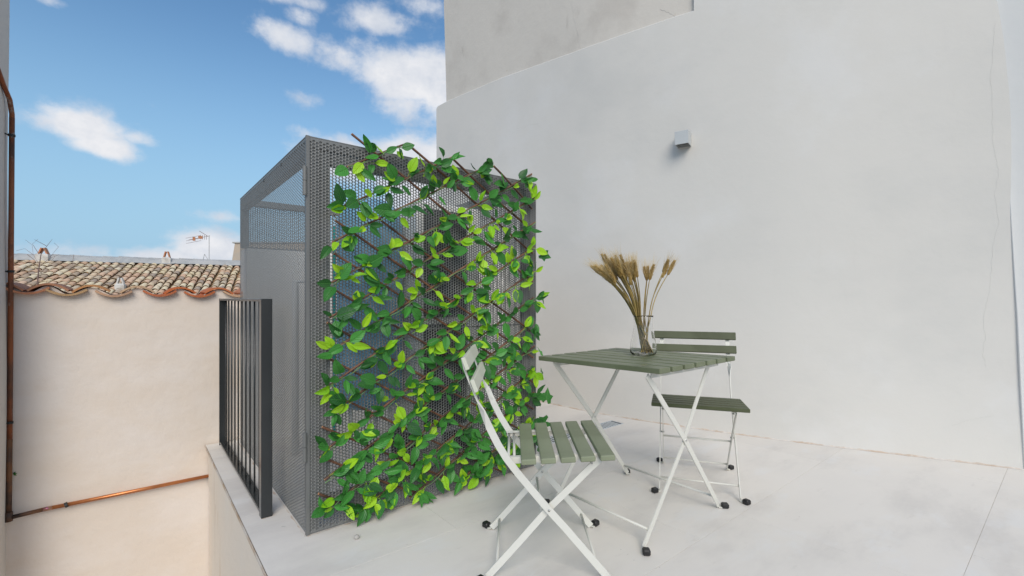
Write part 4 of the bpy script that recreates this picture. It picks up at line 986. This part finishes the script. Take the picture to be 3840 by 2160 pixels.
# ------------------------------------------------------------------ neighbouring house with canal tile roof
RID = Vector((-12.6, 16.0, 0)); zR = 2.19; Rd = Vector((0.903, 0.429, 0)).normalized(); Hd = Vector((-Rd.y, Rd.x, 0))
Mh = Matrix(((Rd.x, Hd.x, 0, RID.x), (Rd.y, Hd.y, 0, RID.y), (0, 0, 1, 0), (0, 0, 0, 1)))
house = thing('neighbouring_house', 'old neighbouring house with weathered clay tile roof beyond the beige wall', 'house', Mh)
sl_ = 0.335; T0, T1 = -4.6, 4.3; DL = 4.6
b = MB(); b.box(T0, T1, -DL + 0.3, 4.0, -7, zR - DL * sl_ - 0.1); b.build('wall', M['house_wall'], house)
b = MB(); b.quadgrid([[(T0, -DL, zR - DL * sl_ - 0.12), (T1, -DL, zR - DL * sl_ - 0.12)], [(T0, 0, zR - 0.06), (T1, 0, zR - 0.06)], [(T0, 4.4, zR - 4.4 * sl_), (T1, 4.4, zR - 4.4 * sl_)]]); roof = b.build('roof', M['pan'], house)
pitch_c = 0.205; expo = 0.335; sa = math.atan(sl_)
ncol = int((T1 - T0) / pitch_c); nrow = int(DL / math.cos(sa) / expo)
def tile_mesh():
    b = MB(); rows_ = []
    for y, w_ in ((0.0, 0.092), (0.42, 0.070)):
        out = [(w_ * math.cos(math.pi * k / 6), y, w_ * 0.80 * math.sin(math.pi * k / 6)) for k in range(7)]
        inn = [((w_ - .013) * math.cos(math.pi * k / 6), y, (w_ - .013) * 0.80 * math.sin(math.pi * k / 6)) for k in range(6, -1, -1)]
        rows_.append(out + inn)
    b.quadgrid(rows_, True)
    for i in range(6): b.f.append((i + 1, i, 13 - i, 12 - i)); b.mi.append(0)
    me = bpy.data.meshes.new('roof_tile'); me.from_pydata(b.v, [], b.f); me.materials.append(M['roof_tile']); me.polygons.foreach_set('use_smooth', [i < 999 for i in range(len(me.polygons))]); me.update(); return me
TM = tile_mesh(); tiles = []
for c in range(ncol):
    wob = rnd.uniform(-.02, .02)
    for r_ in range(nrow):
        dist = DL / math.cos(sa) - r_ * expo + rnd.uniform(-.03, .03)
        hh = -dist * math.cos(sa); zz = zR - dist * math.sin(sa) - 0.012 + rnd.uniform(-.012, .012)
        mt = Matrix.Translation((T0 + (c + .5) * pitch_c + wob + rnd.uniform(-.012, .012), hh, zz)) @ Euler((sa - R(2.5) + rnd.uniform(-.03, .03), rnd.uniform(-.06, .06), rnd.uniform(-.05, .05))).to_matrix().to_4x4()
        wp = Mh @ mt.translation; ratio = wp.x / wp.y; vis = -1.10 < ratio < -0.575 and wp.z > 0.86
        tiles.append((vis, wp.length, mt))
vis_t = sorted([t_ for t_ in tiles if t_[0]], key=lambda a: a[1]); rest = vis_t[295:] + [t_ for t_ in tiles if not t_[0]]
print('roof tiles visible', len(vis_t), 'total', len(tiles))
for _, _, mt in vis_t[:295]:
    o = bpy.data.objects.new('roof_tile', TM); C.objects.link(o); o.parent = roof; o.matrix_local = mt
V = []; F = []
for _, _, mt in rest:
    o_ = len(V); V += [tuple(mt @ v.co) for v in TM.vertices]; F += [tuple(o_ + i for i in p.vertices) for p in TM.polygons]
me = bpy.data.meshes.new('far_roof_tiles'); me.from_pydata(V, [], F); me.materials.append(M['roof_tile']); me.polygons.foreach_set('use_smooth', [True] * len(me.polygons))
o = bpy.data.objects.new('far_roof_tiles', me); C.objects.link(o); o.parent = roof; o['kind'] = 'stuff'
# ridge: mortar bed with a low row of caps
b = MB(); P = [[], [], [], [], []]
for t_ in np.linspace(T0, T1, 90):
    j = rnd.uniform(-.018, .018); w_ = 0.26 + rnd.uniform(-.05, .05)
    P[0].append((t_, -w_, zR - w_ * sl_ + 0.045)); P[1].append((t_, -0.10, zR + 0.11 + j * .5)); P[2].append((t_, 0.0, zR + 0.155 + j)); P[3].append((t_, 0.12, zR + 0.11)); P[4].append((t_, 0.3, zR - 0.1))
b.quadgrid(P); b.build('ridge', M['mortar'], roof)
b = MB()
for t_ in np.arange(T0, T1, 0.42):
    r_ = 0.055 + rnd.uniform(-.01, .012); b.tube([(t_, 0.02, zR + 0.125), (t_ + 0.40, 0.02, zR + 0.12)], [r_, r_ * .8], 7)
b.build('ridge_tiles', M['mortar'], roof, True)
def local_from_px(x, y, hh):   # photo point -> (t, z) on the vertical plane at slope offset hh
    r = Vector(((x - 1288) / 1160.7, 1, (750 - y) / 1160.7)); o0 = Vector((0, 0, CAMZ)); P0 = RID + Hd * hh; k = (P0 - o0).dot(Hd) / r.dot(Hd); P = o0 + r * k
    return (P - RID).dot(Rd), P.z
for (x, ytop, yb, hh, w_) in [(110, 624, 655, -0.12, 0.31), (420, 633, 663, -0.12, 0.25), (303, 699, 729, -2.9, 0.22)]:
    t_, z1 = local_from_px(x, ytop, hh); _, z0 = local_from_px(x, yb, hh); zs = z0 + (z1 - z0) * 0.52
    b = MB(); o0 = [( -w_ / 2, -w_ / 2), (w_ / 2, -w_ / 2), (w_ / 2, w_ / 2), (-w_ / 2, w_ / 2)]
    zb_ = zR + hh * sl_ - 0.3
    b.quadgrid([[(t_ + a * 1.0, hh + c, zb_) for a, c in o0], [(t_ + a, hh + c, zs - 0.04) for a, c in o0], [(t_ + a * .72, hh + c * .72, zs) for a, c in o0], [(t_, hh, zs + 0.002) for a, c in o0]], True)
    vt = b.build('chimney', M['vent'], roof)
    for s in (-1, 1):
        b = MB(); hgt = z1 - zs; b.bar([(t_ + s * w_ * 0.33, hh, zs - 0.005), (t_ + s * 0.03, hh, z1)], (0, 1, 0), w_ * 0.6, 0.035); b.build('vent_tile', M['clay'] if ytop < 690 else M['vent'], vt)
# antenna
ta, z0a = local_from_px(526, 658, 0.1); _, z1a = local_from_px(527, 592, 0.1)
an = thing('tv_antenna', 'thin grey television antenna on a mast above the roof ridge', 'antenna', Mh @ Matrix.Translation((ta, 0.1, z0a - 0.15)))
hA = z1a - z0a + 0.15
b = MB(); b.tube([(0, 0, 0), (0, 0, hA)], 0.012, 6); b.tube([(-0.22, 0, 0.05), (-0.14, 0, 0.42)], 0.010, 5); b.tube([(-0.14, 0, 0.42), (0, 0, 0.15)], 0.008, 5); b.build('mast', M['mortar'], an)
b = MB(); b.tube([(0.02, 0, hA - 0.02), (-0.62, 0, hA - 0.20)], 0.007, 5); b.tube([(-0.05, 0, hA - 0.03), (-0.30, 0, hA + 0.14)], 0.008, 5); b.build('boom', M['twig'], an)
b = MB()
for k in range(3): b.tube([(-0.25, -0.04 + 0.04 * k, hA - 0.02 - k * 0.09), (-0.70, -0.04 + .04 * k, hA - 0.15 - k * 0.09)], 0.005, 4)
for k in range(4): b.tube([(-0.08 - 0.06 * k, 0, hA - 0.16), (-0.08 - 0.06 * k, 0, hA + 0.0)], 0.006, 4)
b.build('elements', M['twig'], an)
b = MB(); b.box(-0.33, -0.20, -0.02, 0.02, hA - 0.14, hA - 0.04); b.box(-0.50, -0.42, -0.02, 0.02, hA - 0.22, hA - 0.09); b.build('reflector', M['clay'], an)
# bare shrub rising in front of the left part of the roof
Mt = Matrix.Translation((0, 0, 0)); px = 92; dS = 9.5
sh = thing('bare_shrub', 'leafless thin shrub rising in front of the tile roof at left', 'shrub', Matrix.Translation(((px - 1288) / 1160.7 * dS, dS, -1.0)))
rs = random.Random(11)
b = MB(); tips = []
def zat(y): return CAMZ + (750 - y) / 1160.7 * dS + 1.0
def xat(x): return (x - px) / 1160.7 * dS
b.tube([(0, 0, 0), (0.0, 0.0, zat(740)), (xat(97), 0, zat(680)), (xat(103), 0, zat(640)), (xat(112), .05, zat(618)), (xat(122), .08, zat(600))], [0.02, 0.015, 0.011, 0.007, 0.004, 0.002], 6); b.build('trunk', M['twig'], sh)
for pts in [[(99, 665), (82, 640), (70, 615), (64, 603)], [(82, 640), (60, 625), (48, 632)], [(98, 672), (120, 650), (140, 620), (146, 612)], [(103, 640), (92, 615), (88, 600)], [(112, 618), (98, 604)], [(95, 690), (70, 665), (55, 655)],
            [(96, 690), (130, 668), (150, 645)], [(94, 720), (112, 700), (115, 680)], [(128, 640), (138, 650), (150, 640)], [(70, 640), (80, 655), (95, 668)], [(115, 705), (113, 735)], [(182, 640), (182, 668)]]:
    b = MB(); b.tube([(xat(x), rs.uniform(-.1, .1), zat(y)) for x, y in pts], [0.005] + [0.0026] * (len(pts) - 1), 4); b.build('branch', M['twig'], sh)
# ochre building end behind the cage
dB = 21.0
def wpt(x, y, d_): return Vector(((x - 1288) / 1160.7 * d_, d_, CAMZ + (750 - y) / 1160.7 * d_))
p0 = wpt(583, 655, dB); p1 = wpt(588, 612, dB)
fb = thing('ochre_building', 'plain ochre gable end of a building showing beside the cage', 'building', Matrix.Translation((p0.x, dB, 0)))
b = MB(); zt2 = p1.z; w_ = 7.0
b.quadgrid([[(0, 0, -7), (0, 5, -7), (w_, 5, -7), (w_, 0, -7)], [(0, 0, 2.6), (0, 5, 2.6), (w_, 5, 2.6), (w_, 0, 2.6)], [(p1.x - p0.x + .05, 0, zt2), (p1.x - p0.x + .05, 5, zt2), (w_, 5, zt2), (w_, 0, zt2)]], True)
b.f.append((8, 9, 10, 11)); b.mi.append(0); b.build('wall', M['render_far'], fb)
b = MB(); b.box(0.05, w_, -0.05, 5.05, zt2 + 0.001, zt2 + 0.06); b.build('roof_edge', M['mortar'], fb)
